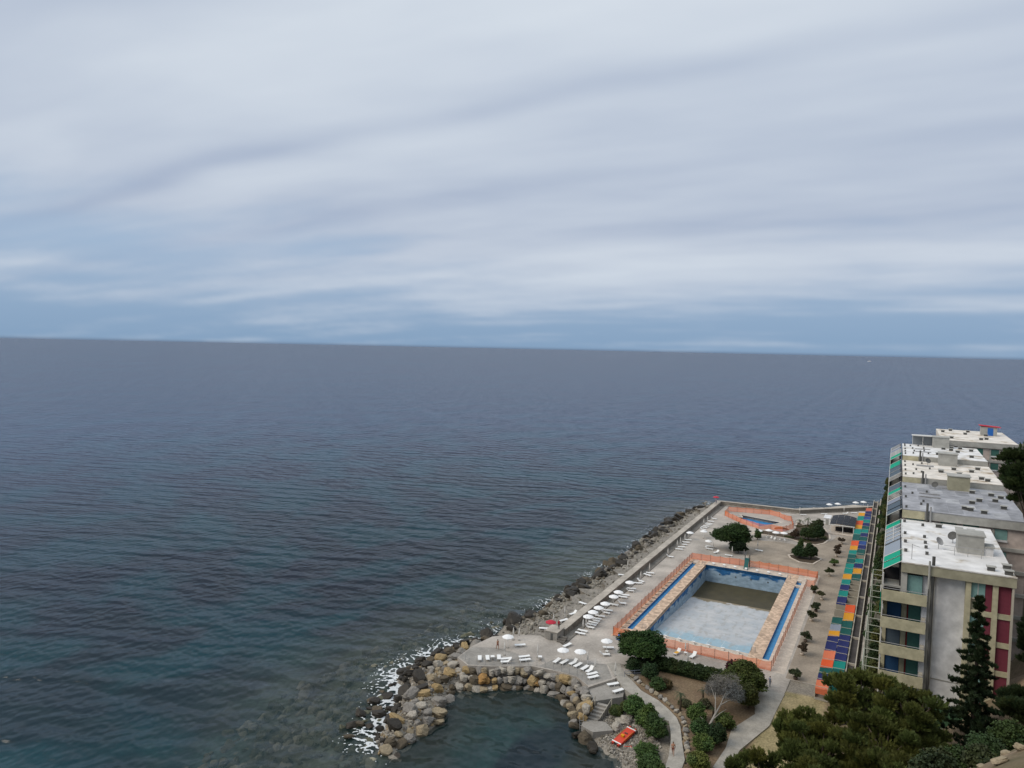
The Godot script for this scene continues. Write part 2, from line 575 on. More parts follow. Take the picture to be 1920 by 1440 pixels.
# ---------------------------------------------------------------- sea, bottom and land
func sheet(centre: Vector2, segs: int, growth: float, r_end: float, step: float, wet: bool) -> ArrayMesh:
	var radii := [0.0]
	var r := 0.0
	while r < r_end:
		r += maxf(step, growth * r)
		radii.append(r)
	var v := PackedVector3Array()
	var c := PackedColorArray()
	var nr := radii.size()
	v.resize(nr * segs)
	c.resize(nr * segs)
	for i in nr:
		var rad: float = radii[i]
		var gap: float = maxf(step, growth * rad)
		for k in segs:
			var a := TAU * k / segs
			var x := centre.x + cos(a) * rad
			var z := centre.y + sin(a) * rad
			var y := 0.0
			var col: Color
			if wet:
				var w1 := 1.0 - smoothstep(1.6, 3.2, gap)
				if w1 > 0.0:
					y += nz2.get_noise_2d(x * 0.13, z * 0.21) * 0.10 * w1
				var w2 := 1.0 - smoothstep(6.0, 14.0, gap)
				if w2 > 0.0:
					y += nz2.get_noise_2d(x * 0.035 + 50.0, z * 0.06) * 0.22 * w2
				var lane := nz2.get_noise_2d(x * 0.0016, z * 0.0045) * 0.5 + nz2.get_noise_2d(x * 0.009 + 9.0, z * 0.016) * 0.35
				var tq := nz2.get_noise_2d(x * 0.006 - 30.0, z * 0.009 + 12.0) * 0.5 + 0.5
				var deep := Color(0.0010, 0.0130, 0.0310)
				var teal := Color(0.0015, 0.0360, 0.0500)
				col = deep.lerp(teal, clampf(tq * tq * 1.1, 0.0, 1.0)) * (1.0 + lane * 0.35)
				# open water is bluer; paler sky reflection far out is painted into its colour
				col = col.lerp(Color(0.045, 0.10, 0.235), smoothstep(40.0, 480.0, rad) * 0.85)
				if rad < 75.0:
					var sd := -inside_by(Vector2(x, z), land)
					col = col.lerp(Color(0.010, 0.028, 0.030), 1.0 - smoothstep(3.0, 40.0, sd))
			else:
				var s := -999.0
				if rad < 330.0:
					s = inside_by(Vector2(x, z), land)
				y = -16.0
				if rad < 330.0:
					y = ground(x, z) if s < 0.0 else -4.5
				# bottom: boulders and sand by the shore, weed meadows and bare sand further out
				var p1 := nz.get_noise_2d(x * 0.9 + 300.0, z * 0.9)
				var p2 := nz.get_noise_2d(x * 0.22, z * 0.3 + 500.0)
				var sandc := Color(0.19, 0.21, 0.16)
				var rockc := Color(0.10, 0.095, 0.065)
				var weed := Color(0.010, 0.010, 0.018)
				var blue := Color(0.002, 0.085, 0.105)
				var near := 1.0 - smoothstep(6.0, 44.0, -s)
				var shore := rockc.lerp(sandc, clampf(p1 * 1.6 + 0.45, 0.0, 1.0))
				if Geometry2D.is_point_in_polygon(Vector2(x, z), cove()):
					var brown := Color(0.075, 0.066, 0.052)
					var teal := Color(0.05, 0.135, 0.13)
					var mid := smoothstep(2.5, 9.0, -s + p1 * 5.0) * smoothstep(-62.0, -52.0, x + p1 * 6.0)
					shore = brown.lerp(teal, mid)
					var wd := Vector2((x + 43.5) / 4.6, (z + 91.0) / 10.5).length() + p1 * 0.5
					shore = shore.lerp(Color(0.014, 0.024, 0.05), 1.0 - smoothstep(0.75, 1.0, wd))
					near = 1.0
				var off := weed.lerp(blue, smoothstep(-0.15, 0.3, p2) * (1.0 - 0.7 * smoothstep(250.0, 900.0, rad)))
				col = off.lerp(shore, near)
			v[i * segs + k] = Vector3(x, y, z)
			c[i * segs + k] = col
	var n := PackedVector3Array()
	n.resize(v.size())
	var idx := PackedInt32Array()
	idx.resize((nr - 1) * segs * 6)
	var o := 0
	for i in nr:
		var i0 := maxi(i - 1, 0)
		var i1 := mini(i + 1, nr - 1)
		for k in segs:
			var ka := (k + segs - 1) % segs
			var kb := (k + 1) % segs
			var du := v[i1 * segs + k] - v[i0 * segs + k]
			var dv := v[i * segs + kb] - v[i * segs + ka]
			var q := dv.cross(du)
			n[i * segs + k] = q.normalized() if q.y > 1e-6 else Vector3.UP
			var vv := v[i * segs + k]
			if i < nr - 1 and not (wet and vv.x > -48.0 and vv.x < -12.0 and vv.z > -190.0 and vv.z < -122.0):
				var p00 := i * segs + k
				var p01 := i * segs + kb
				idx[o] = p00; idx[o + 1] = p00 + segs; idx[o + 2] = p01 + segs
				idx[o + 3] = p00; idx[o + 4] = p01 + segs; idx[o + 5] = p01
				o += 6
	idx.resize(o)
	var arr := []
	arr.resize(Mesh.ARRAY_MAX)
	arr[Mesh.ARRAY_VERTEX] = v
	arr[Mesh.ARRAY_NORMAL] = n
	arr[Mesh.ARRAY_COLOR] = c
	arr[Mesh.ARRAY_INDEX] = idx
	var m := ArrayMesh.new()
	m.add_surface_from_arrays(Mesh.PRIMITIVE_TRIANGLES, arr)
	return m

func cove() -> PackedVector2Array:
	return poly([-60, -78, -58.5, -88, -62.5, -94.5, -61, -99, -55, -103, -49, -105.5, -45, -104, -41, -99, -38, -95.5, -31.5, -92, -31, -78, -34, -60, -60, -50])

func sea_and_ground():
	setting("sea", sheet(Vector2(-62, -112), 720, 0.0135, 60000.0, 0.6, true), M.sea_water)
	setting("seabed", sheet(Vector2(-62, -112), 240, 0.04, 60000.0, 1.5, false), M.seabed)
	# land as one sheet of heights
	var x0 := -78.0
	var z0 := -312.0
	var step := 1.0
	var nx := 140
	var nzc := 302
	var hs := PackedFloat32Array()
	hs.resize((nx + 1) * (nzc + 1))
	for j in nzc + 1:
		for i in nx + 1:
			hs[j * (nx + 1) + i] = ground(x0 + i * step, z0 + j * step)
	var v := PackedVector3Array()
	var n := PackedVector3Array()
	var c := PackedColorArray()
	var idx := PackedInt32Array()
	for j in nzc + 1:
		for i in nx + 1:
			var x := x0 + i * step
			var z := z0 + j * step
			var h := hs[j * (nx + 1) + i]
			v.append(Vector3(x, h - (0.35 if h < -0.3 else 0.0), z))
			var hx := hs[j * (nx + 1) + mini(i + 1, nx)] - hs[j * (nx + 1) + maxi(i - 1, 0)]
			var hz := hs[mini(j + 1, nzc) * (nx + 1) + i] - hs[maxi(j - 1, 0) * (nx + 1) + i]
			n.append(Vector3(-hx, 2.0 * step, -hz).normalized())
			var q := nz.get_noise_2d(x * 2.2 + 77.0, z * 2.2)
			var col := Color(0.24, 0.215, 0.18).lerp(Color(0.36, 0.32, 0.26), clampf(q + 0.5, 0, 1))
			if x > -36.0 and z > -120.0 and h > 2.4:
				col = Color(0.19, 0.13, 0.08).lerp(Color(0.26, 0.19, 0.12), clampf(q + 0.5, 0, 1))
				if x > -15.5:
					col = Color(0.44, 0.36, 0.20).lerp(Color(0.26, 0.22, 0.11), clampf(q * 1.5 + 0.4, 0, 1))
				if x > -8.0:
					col = Color(0.34, 0.25, 0.17).lerp(Color(0.14, 0.12, 0.065), clampf(q + 0.5, 0, 1))
			elif x > -4.5 and h > 4.0:
				col = Color(0.20, 0.18, 0.15).lerp(Color(0.09, 0.09, 0.045), clampf(q + 0.5, 0, 1))
			c.append(col)
	for j in nzc:
		for i in nx:
			var p := j * (nx + 1) + i
			idx.append_array([p, p + 1, p + nx + 2, p, p + nx + 2, p + nx + 1])
	var arr := []
	arr.resize(Mesh.ARRAY_MAX)
	arr[Mesh.ARRAY_VERTEX] = v
	arr[Mesh.ARRAY_NORMAL] = n
	arr[Mesh.ARRAY_COLOR] = c
	arr[Mesh.ARRAY_INDEX] = idx
	var m := ArrayMesh.new()
	m.add_surface_from_arrays(Mesh.PRIMITIVE_TRIANGLES, arr)
	setting("terrain", m, M.soil)
	foam()

# broken surf in the lee of the outer rocks, real flecks on the water
func foam():
	var outer := land.slice(0, 29)
	var f := FastNoiseLite.new()
	f.noise_type = FastNoiseLite.TYPE_SIMPLEX_SMOOTH
	f.frequency = 0.5
	f.fractal_type = FastNoiseLite.FRACTAL_RIDGED
	f.fractal_octaves = 3
	f.fractal_gain = 0.5
	f.seed = 4
	var st := new_st()
	st.set_smooth_group(0)
	var cell := 0.12
	var z := -272.0
	while z < -74.0:
		var x := -84.0
		while x < -56.0:
			var p := Vector2(x, z)
			var d := dist_to(p, outer, false) if absf(x + 68.0) < 12.0 else 99.0
			if d > 7.0 or Geometry2D.is_point_in_polygon(p, land) and d > 0.8:
				x += cell * (6 if d > 9.0 else 1)
				continue
			var strength := 0.30 + 0.55 * nz.get_noise_2d(x * 0.8 + 900.0, z * 0.8)
			if z > -118.0:
				strength += 0.5
			var val := f.get_noise_2d(x * 0.9, z * 0.9) + nz2.get_noise_2d(x * 1.7, z * 1.7) * 0.15
			if val > 1.02 - strength * pow(1.0 - d / 7.0, 1.5) * 1.15:
				var y := 0.07 + nz2.get_noise_2d(x * 0.13, z * 0.21) * 0.12 + nz2.get_noise_2d(x * 0.035 + 50.0, z * 0.06) * 0.22
				var w := cell * 0.6
				quad(st, Vector3(x - w, y, z + w), Vector3(x + w, y, z + w), Vector3(x + w, y, z - w), Vector3(x - w, y, z - w))
			x += cell
		z += cell
	var o := mesh_of("surf_foam", done(st), M.foam)
	o.set_meta("kind", "stuff")
	tag(o, "white broken surf along the dark outer rocks", "foam")

# ---------------------------------------------------------------- decks and paths
func decks():
	deck_outline = poly([-51.5, -116.9, -53.4, -118.2, -54.6, -117.5, -57, -118.6, -61.5, -116.5, -64.5, -113.5, -65.5, -108, -65.2, -102.6, -62.0, -100.9, -58.4, -102.6, -52.5, -106.2, -47.9, -106.8, -44.3, -106.6, -41.6, -104.6, -41.3, -104.3, -38.7, -109.2, -38.2, -111.9, -35.2, -117.3, -22.5, -118.6, -13.6, -117.8, -13.4, -124, -4.2, -124, -4.2, -286, -27, -259.5, -51.5, -258])
	var main := new_st()
	# strips round the two pool enclosures, so that the basins stay open
	var cuts := [rect(-70, -128, 0, -90), rect(-70, -185, -45.4, -128), rect(-14.6, -185, 0, -128), rect(-70, -300, -38, -185), rect(-38, -300, -29.5, -185), rect(-29.5, -300, 0, -185)]
	for cut in cuts:
		for piece in Geometry2D.intersect_polygons(deck_outline, cut):
			var left := [piece]
			for hole in [small_basin(), round_basin()]:
				var next := []
				for q in left:
					next.append_array(Geometry2D.clip_polygons(q, hole))
				left = next
			for q in left:
				if not Geometry2D.is_polygon_clockwise(q) or true:
					st_slab(main, q, 0.4, DECK)
	setting("deck", done(main), M.concrete)
	# the sandy yard between the pool fence and the cabanas, and round the planted islands
	setting("yard", slab(poly([-14.2, -124.2, -9.3, -124.2, -9.3, -232, -13.5, -231, -14.5, -226, -17, -218, -22, -214, -28, -214.5, -36.5, -212, -38.5, -207, -34.5, -203, -33.5, -196, -31, -188.5, -14.5, -187, -13.9, -160]), DECK - 0.02, DECK + 0.004), M.sand_yard)
	setting("lower_terrace", slab(poly([-41.4, -104.4, -38.8, -109.4, -36.2, -106.6, -35.7, -104.8, -39.1, -101.1]), -0.5, 2.62), M.grey_concrete)
	setting("grey_terrace", slab(poly([-51.5, -106.8, -47.9, -106.9, -44.4, -106.7, -41.7, -104.8, -39.2, -109.2, -41.8, -113.6, -45, -112.4, -48, -112.3, -50.5, -110.5]), DECK - 0.02, DECK + 0.004), M.grey_concrete)
	setting("shore_terrace", slab(poly([-65.2, -107.5, -65.0, -102.8, -62.0, -101.1, -58.4, -102.8, -52.7, -106.2, -53, -108.6, -58, -109.5, -61.5, -109.5]), DECK - 0.02, DECK + 0.004), M.grey_concrete)
	setting("path", slab(poly([-41.8, -113.7, -38.5, -109.5, -36.1, -106.5, -32.0, -103.7, -28.6, -100.8, -27.1, -100.4, -26.2, -98, -25.5, -95.9, -24.6, -91.5, -24, -86, -22.0, -86, -22.5, -91.8, -23.9, -95.7, -25.3, -99.9, -26.4, -102, -28.0, -103.7, -30.3, -105.7, -33.6, -107.4, -34.9, -108.8, -38.1, -111.9, -40.0, -115.1]), 0.5, DECK + 0.08), M.path)
	setting("service_path", slab(poly([-20.6, -118.7, -13.5, -117.9, -13.9, -111.4, -14.1, -106.7, -16.6, -98, -17.2, -92, -18.9, -92, -18.4, -97.5, -18.7, -102.9, -16.5, -109.1, -17.6, -114.5]), 0.5, DECK + 0.10), M.path)
	# steps down from the lower terrace to the bathing rocks
	for k in 5:
		setting("step", slab(rect(-38.6 - k * 0.15, -101.6 + k * 0.55, -36.9 - k * 0.15, -101.0 + k * 0.55), 0.0, 2.4 - k * 0.32), M.grey_concrete)
	setting("landing", slab(poly([-39.5, -98.4, -36.4, -99.2, -34.6, -97.6, -37, -95.6, -39.2, -96.4]), -0.6, 0.95), M.grey_concrete)
	var lad := thing("bathing_ladder", "metal bathing ladder hung from the rocks into the cove", "ladder", Vector3(-39.6, 0, -97.4), 0.6)
	for s in [-0.28, 0.28]:
		bar(lad, "rail", Vector3(s, -0.6, 0.5), Vector3(s, 1.7, -0.1), 0.035, M.metal_grey)
	for k in 5:
		bar(lad, "rung", Vector3(-0.28, -0.2 + k * 0.34, 0.40 - k * 0.09), Vector3(0.28, -0.2 + k * 0.34, 0.40 - k * 0.09), 0.03, M.metal_grey)

func small_basin() -> PackedVector2Array:
	return poly([-45.0, -239.4, -42.9, -240.2, -44.3, -243.9, -30.3, -239.8, -31.6, -236.8, -34.2, -231.8, -35.4, -229.6, -38.5, -232.6])

func round_basin() -> PackedVector2Array:
	var p := PackedVector2Array()
	for k in 20:
		p.append(Vector2(-29.3 + cos(TAU * k / 20) * 2.6, -230.8 + sin(TAU * k / 20) * 2.9))
	return p

# ---------------------------------------------------------------- pools
func wall_paint() -> Image:
	# swimming-pool paint: strong blue above the old water line, bleached and scaled below it
	var im := Image.create(512, 64, false, Image.FORMAT_RGB8)
	var n := FastNoiseLite.new()
	n.frequency = 0.018
	n.fractal_octaves = 5
	n.seed = 31
	for x in 512:
		var edge := 12.0 + n.get_noise_2d(x, 0.0) * 13.0
		for y in 64:
			var g := n.get_noise_2d(x * 1.7, y * 5.0 + 200.0)
			var blue := Color(0.030, 0.15, 0.36)
			var pale := Color(0.33, 0.45, 0.56)
			var t := clampf((y - edge + g * 10.0) / 5.0, 0.0, 1.0)
			im.set_pixel(x, y, (blue.lerp(pale, t) * (0.92 + g * 0.35)).linear_to_srgb())
	return im

func floor_paint() -> Image:
	# drained floor: bleached render, tiled blue at the shallow end with paler joints, scum where the puddle shrank
	var w := 320
	var h := 820
	var im := Image.create(w, h, false, Image.FORMAT_RGB8)
	var n := FastNoiseLite.new()
	n.frequency = 0.012
	n.fractal_octaves = 6
	n.fractal_gain = 0.62
	n.seed = 41
	for y in h:
		var v := float(y) / h * 50.0
		for x in w:
			var u := float(x) / w * 19.4
			var g := n.get_noise_2d(x, y)
			var g2 := n.get_noise_2d(x * 3.0, y * 1.2 + 900.0)
			var base := Color(0.51, 0.512, 0.51).lerp(Color(0.40, 0.435, 0.46), clampf(0.45 + g * 0.9, 0, 1))
			var tile := Color(0.31, 0.44, 0.51)
			if fmod(u + 0.6, 2.77) < 0.10 or fmod(v + 0.4, 5.0) < 0.10:
				tile = Color(0.44, 0.54, 0.59)
			var c := tile.lerp(base, smoothstep(7.5, 11.0, v + g * 4.0))
			var dirt := smoothstep(0.12, 0.42, g2 + (0.2 if v > 10.0 else 0.0) * g)
			c = c.lerp(Color(0.34, 0.33, 0.30), dirt * 0.5)
			var scum := smoothstep(34.6, 35.8, v + g * 2.5)
			c = c.lerp(Color(0.20, 0.15, 0.07), scum * 0.85)
			im.set_pixel(x, y, c.linear_to_srgb())
	return im

func pools():
	var basin := thing("swimming_pool", "large drained swimming pool with blue walls and a brown puddle at its deep end", "pool", Vector3(0, 0, 0))
	var x0 := -40.7
	var x1 := -21.3
	var z0 := -131.0
	var z1 := -181.0
	var paint := mk("pool_wall", 1, 1, 1, 0.75)
	paint.albedo_texture = ImageTexture.create_from_image(wall_paint())
	paint.detail_enabled = true
	paint.detail_albedo = TX.soft
	paint.detail_blend_mode = BaseMaterial3D.BLEND_MODE_MUL
	paint.detail_uv_layer = BaseMaterial3D.DETAIL_UV_2
	paint.uv2_triplanar = true
	paint.uv2_world_triplanar = true
	paint.uv2_scale = Vector3.ONE * 0.3
	var walls := [[Vector3(x0, 0, z1), Vector3(x1, 0, z1)], [Vector3(x0, 0, z0), Vector3(x0, 0, z1)], [Vector3(x1, 0, z1), Vector3(x1, 0, z0)], [Vector3(x1, 0, z0), Vector3(x0, 0, z0)]]
	for q in walls:
		var st := new_st()
		var up := Vector3(0, DECK, 0)
		var dn := Vector3(0, -3.0, 0)
		quad_uv(st, q[0] + dn, q[1] + dn, q[1] + up, q[0] + up, Vector2(0, 1), Vector2((q[1] - q[0]).length() / 40.0, 0))
		var back: Vector3 = (q[1] - q[0]).cross(Vector3.UP).normalized() * -0.35
		quad_uv(st, q[1] + dn + back, q[0] + dn + back, q[0] + up + back, q[1] + up + back, Vector2(0, 1), Vector2(1, 0))
		quad_uv(st, q[0] + up, q[1] + up, q[1] + up + back, q[0] + up + back, Vector2(0, 0.02), Vector2(1, 0))
		mesh_of("wall", done(st), paint, basin)
	var fst := new_st()
	var fl := mk("pool_floor", 1, 1, 1, 0.85)
	fl.albedo_texture = ImageTexture.create_from_image(floor_paint())
	fl.detail_enabled = true
	fl.detail_albedo = TX.soft
	fl.detail_blend_mode = BaseMaterial3D.BLEND_MODE_MUL
	fl.detail_uv_layer = BaseMaterial3D.DETAIL_UV_2
	fl.uv2_triplanar = true
	fl.uv2_world_triplanar = true
	fl.uv2_scale = Vector3.ONE * 0.09
	for k in 10:
		var a := k / 10.0
		var b := (k + 1) / 10.0
		var za := z0 - 50.0 * a
		var zb := z0 - 50.0 * b
		var ya := 1.25 - 3.3 * a
		var yb := 1.25 - 3.3 * b
		quad_uv(fst, Vector3(x0, ya, za), Vector3(x1, ya, za), Vector3(x1, yb, zb), Vector3(x0, yb, zb), Vector2(0, a), Vector2(1, b))
	mesh_of("floor", done(fst), fl, basin)
	var puddle := poly([x0 + 0.01, -181 + 0.01, x1 - 0.01, -181 + 0.01, x1 - 0.01, -166.6, -24, -167.3, -27, -166.4, -30, -167.4, -33, -166.7, -36, -167.6, -39, -166.9, x0 + 0.01, -167.5])
	mesh_of("puddle", slab(puddle, -1.6, -1.18), M.murky_water, basin)
	for x in [-37.2, -33.3, -29.6, -25.6]:
		bc(basin, "inlet", Vector3(x - 0.16, 0.9, -181.02), Vector3(x + 0.16, 1.2, -180.95), M.pipe_dark)
	# coping of broken stone, gutters let into it
	var stones := [[-43.0, -40.35, -181.0, -131.0, "coping"], [-21.65, -18.85, -184.2, -126.6, "coping"], [-45.4, -44.15, -185.0, -126.2, "coping"]]
	bc(basin, "coping", Vector3(-43.0, 2.3, -184.2), Vector3(-40.7, 3.03, -126.6), M.coping)
	bc(basin, "coping", Vector3(-21.3, 2.3, -184.2), Vector3(-18.85, 3.03, -126.6), M.coping)
	bc(basin, "coping", Vector3(-45.6, 2.3, -185.2), Vector3(-44.12, 3.01, -125.6), M.coping)
	bc(basin, "coping", Vector3(-17.72, 2.3, -185.2), Vector3(-14.5, 3.01, -125.6), M.pale_coping)
	bc(basin, "coping", Vector3(-40.7, 2.3, -184.2), Vector3(-21.3, 3.025, -181.0), M.pale_coping)
	bc(basin, "coping", Vector3(-40.7, 2.3, -131.0), Vector3(-21.3, 3.025, -126.6), M.pale_coping)
	bc(basin, "margin", Vector3(-44.12, 2.3, -185.2), Vector3(-17.72, 3.0, -184.2), M.concrete)
	bc(basin, "margin", Vector3(-44.12, 2.3, -126.6), Vector3(-17.72, 3.0, -125.6), M.concrete)
	for g in [[-44.12, -43.0, -181.0, -130.6], [-18.85, -17.72, -175.4, -130.0], [-18.7, -17.85, -179.6, -176.6]]:
		bc(basin, "gutter", Vector3(g[0], 2.1, g[2]), Vector3(g[1], 2.58, g[3]), M.gutter_blue)
		bc(basin, "gutter_side", Vector3(g[0], 2.5, g[2]), Vector3(g[0] + 0.05, 2.99, g[3]), M.pool_blue)
	bc(basin, "gutter_end", Vector3(-44.12, 2.1, -184.2), Vector3(-43.0, 3.02, -181.0), M.pale_coping)
	bc(basin, "gutter_end", Vector3(-44.12, 2.1, -130.6), Vector3(-43.0, 3.02, -126.6), M.coping)
	bc(basin, "gutter_end", Vector3(-18.85, 2.1, -130.0), Vector3(-17.72, 3.02, -126.6), M.pale_coping)
	bc(basin, "gutter_end", Vector3(-18.85, 2.1, -176.6), Vector3(-17.72, 3.02, -175.4), M.pale_coping)
	bc(basin, "gutter_end", Vector3(-18.85, 2.1, -184.2), Vector3(-17.72, 3.02, -179.6), M.pale_coping)
	# starting blocks on both ends
	for k in 7:
		for far in [true, false]:
			var bk := thing("starting_block", "white starting block on the %s end of the drained pool, %s from the sea" % ["far" if far else "near", nth(k + 1)], "block", Vector3(-39.0 + k * 2.66, DECK + 0.02, -181.75 if far else -130.0), 0.0 if far else PI, "starting blocks at the %s end of the pool" % ("far" if far else "near"))
			bx(bk, "pedestal", Vector3(0, 0.2, 0), Vector3(0.45, 0.4, 0.45), M.white_plastic)
			mesh_of("platform", unit_box, M.white_plastic, bk, Transform3D(Basis(Vector3.RIGHT, 0.16) * Basis.from_scale(Vector3(0.6, 0.06, 0.65)), Vector3(0, 0.44, 0.04)))
	for q in [[-41.2, -180.2, "far seaward"], [-41.2, -132.0, "near seaward"], [-20.8, -180.2, "far landward"], [-20.8, -132.2, "near landward"]]:
		var ld := thing("pool_ladder", "steel pool ladder at the %s corner of the drained pool" % q[2], "ladder", Vector3(q[0], DECK + 0.03, q[1]))
		for s in [-0.3, 0.3]:
			bar(ld, "handrail", Vector3(-0.35, 0, s), Vector3(-0.25, 0.85, s), 0.03, M.metal_grey)
			bar(ld, "handrail", Vector3(-0.25, 0.85, s), Vector3(0.35, 0.8, s), 0.03, M.metal_grey)
			bar(ld, "handrail", Vector3(0.35, 0.8, s), Vector3(0.40, 0.0, s), 0.03, M.metal_grey)
	# lifeguard tower at the deep end
	var tw := thing("diving_tower", "dark green diving tower with steel posts behind the deep end", "tower", Vector3(-31.2, DECK, -183.6))
	mesh_of("ramp", unit_box, M.slide_green, tw, Transform3D(Basis(Vector3.RIGHT, 0.9) * Basis.from_scale(Vector3(1.0, 0.12, 3.0)), Vector3(0, 1.0, 0.6)))
	bx(tw, "platform", Vector3(0, 2.2, -0.7), Vector3(1.0, 0.1, 1.0), M.slide_green)
	for s in [-0.55, 0.55]:
		for z in [-1.15, -0.25]:
			bar(tw, "post", Vector3(s, 0, z), Vector3(s, 3.3, z), 0.06, M.pipe_dark)
		bar(tw, "handrail", Vector3(s, 3.2, -1.15), Vector3(s, 3.2, -0.25), 0.035, M.metal_grey)
	# the small pools behind
	var sp := thing("leisure_pool", "small angular pool with blue sides inside the rear orange fence", "pool")
	basin_of(sp, small_basin(), 2.1, M.gutter_blue, M.pool_blue)
	var kp := thing("paddling_pool", "round drained paddling pool beside the small angular pool", "pool")
	basin_of(kp, round_basin(), 2.45, M.tarp_grey, M.tarp_grey)
	for g in [sp, kp]:
		pass

func basin_of(t: Node3D, pg: PackedVector2Array, y: float, floor_mat: Material, wall_mat: Material):
	mesh_of("floor", slab(pg, y - 0.2, y), floor_mat, t)
	var st := new_st()
	var cw := Geometry2D.is_polygon_clockwise(pg)
	for i in pg.size():
		var a := pg[i]
		var b := pg[(i + 1) % pg.size()]
		if cw:
			var s := a
			a = b
			b = s
		quad(st, Vector3(a.x, y, a.y), Vector3(b.x, y, b.y), Vector3(b.x, DECK + 0.02, b.y), Vector3(a.x, DECK + 0.02, a.y))
	mesh_of("side", done(st), wall_mat, t)
	var rim := new_st()
	for o in Geometry2D.offset_polygon(pg, 0.45):
		for i in pg.size():
			var a := pg[i]
			var b := pg[(i + 1) % pg.size()]
			var nrm := (b - a).orthogonal().normalized() * 0.4 * (1.0 if cw else -1.0)
			var m := (a + b) / 2.0 + nrm * 0.51
			st_box(rim, Vector3(m.x, DECK, m.y), Vector3((b - a).length() + 0.3, 0.06 + 0.006 * (i % 3), 0.4), Basis(Vector3.UP, -(b - a).angle()))
		break
	mesh_of("rim", done(rim), M.pale_coping, t)

# ---------------------------------------------------------------- sea wall
func sea_wall():
	var lp := PackedVector2Array()
	var zz := -119.0
	while zz > -252.0:
		lp.append(Vector2(-59.0 + nz.get_noise_2d(zz * 3.0, 8.0) * 3.4 - (1.2 if zz > -150.0 else 0.0), zz))
		zz -= 2.5
	lp.append(Vector2(-54.0, -252.0))
	lp.append(Vector2(-54.0, -119.0))
	setting("rock_ledge", slab(lp, -0.5, 2.2), M.seawall)
	var w := thing("sea_wall", "long stained concrete sea wall between the rocks and the sun deck", "wall", Vector3.ZERO)
	bc(w, "wall", Vector3(-54.5, 0.5, -256.6), Vector3(-53.0, 4.1, -121.0), M.seawall)
	bc(w, "walkway_top", Vector3(-54.62, 4.1, -256.7), Vector3(-52.95, 4.22, -121.0), M.wall_top)
	bc(w, "channel", Vector3(-53.0, 1.0, -256.0), Vector3(-51.55, 2.86, -119.0), M.seawall)
	bc(w, "kerb", Vector3(-51.55, 1.0, -256.0), Vector3(-51.3, 3.14, -117.0), M.dark_concrete)
	var f := thing("harbour_wall", "low concrete wall closing the far side of the deck towards the sea", "wall", Vector3.ZERO)
	var bends := [Vector3(-54.0, 0, -256.4), Vector3(-27.2, 0, -257.6), Vector3(-4.6, 0, -279.0)]
	for i in 2:
		var a: Vector3 = bends[i]
		var b: Vector3 = bends[i + 1]
		var m := (a + b) / 2.0
		var turn := -atan2(b.z - a.z, b.x - a.x)
		var ln := (b - a).length() + (0.2 if i == 0 else 0.9)
		bx(f, "wall", m + Vector3(0, 2.3 + i * 0.01, 0), Vector3(ln, 3.6, 1.0), M.seawall, turn)
		bx(f, "coping", m + Vector3(0, 4.16 + i * 0.012, 0), Vector3(ln, 0.12, 1.25), M.wall_top, turn)
		bx(f, "kerb", m + Vector3(0, 3.05 + i * 0.01, 2.0), Vector3(ln - 1.5, 0.14, 0.25), M.dark_concrete, turn)
	var pier := thing("stone_pier", "square grey stone pier at the landing end of the sea wall", "pier", Vector3(-54.4, 0, -119.4))
	bx(pier, "body", Vector3(0, 2.2, 0), Vector3(2.4, 4.6, 3.0), M.grey_concrete)
	bx(pier, "cap", Vector3(0, 4.55, 0), Vector3(2.6, 0.12, 3.2), M.wall_top)
	bx(pier, "niche", Vector3(0.1, 3.6, 1.46), Vector3(0.5, 1.3, 0.1), M.pipe_dark)
	for k in 3:
		setting("step", slab(rect(-53.1, -119.0 + k * 0.5, -51.6, -118.5 + k * 0.5), 0.5, 3.75 - k * 0.25), M.dark_concrete)
	# shelf of concrete and pale rock beyond the far wall
	setting("far_ledge", slab(poly([-27, -259, -6, -280, -4, -287, -12, -285.5, -20, -275, -28, -268, -33, -262]), -1.0, 2.6), M.wall_top)

# ---------------------------------------------------------------- apartment row
func vent_box(t: Node3D, x: float, y: float, z: float, w := 0.35):
	bx(t, "roof_vent", Vector3(x, y + 0.18, z), Vector3(w, 0.36, w), M.pipe_dark)

func hood(t: Node3D, x: float, y: float, z: float):
	var h := bx(t, "chimney_hood", Vector3(x, y + 0.22, z), Vector3(0.75, 0.44, 0.5), M.pipe_dark)
	var cap := bx(t, "chimney_cap", Vector3(x, y + 0.50, z), Vector3(1.0, 0.08, 0.75), M.render_grey)

func dish(t: Node3D, at: Vector3, r: float, turn: float, mat: Material):
	var prof := []
	for k in 6:
		var a := k / 5.0
		prof.append([maxf(0.02, a * r), a * a * r * 0.3])
	var d := mesh_of("satellite_dish", lathe(prof, 14), mat, t, Transform3D(Basis(Vector3.UP, turn) * Basis(Vector3.RIGHT, 1.0), at + Vector3(0, 0.95, 0)))
	bar(t, "dish_mast", at, at + Vector3(0, 1.0, -0.05), 0.04, M.metal_grey)

func roof_house(t: Node3D, x0: float, z0: float, x1: float, z1: float, y: float, h: float, mat: Material):
	bc(t, "stair_house", Vector3(x0, y, z0), Vector3(x1, y + h, z1), mat)
	bc(t, "stair_house_roof", Vector3(x0 - 0.15, y + h, z0 - 0.15), Vector3(x1 + 0.15, y + h + 0.14, z1 + 0.15), M.render_grey)

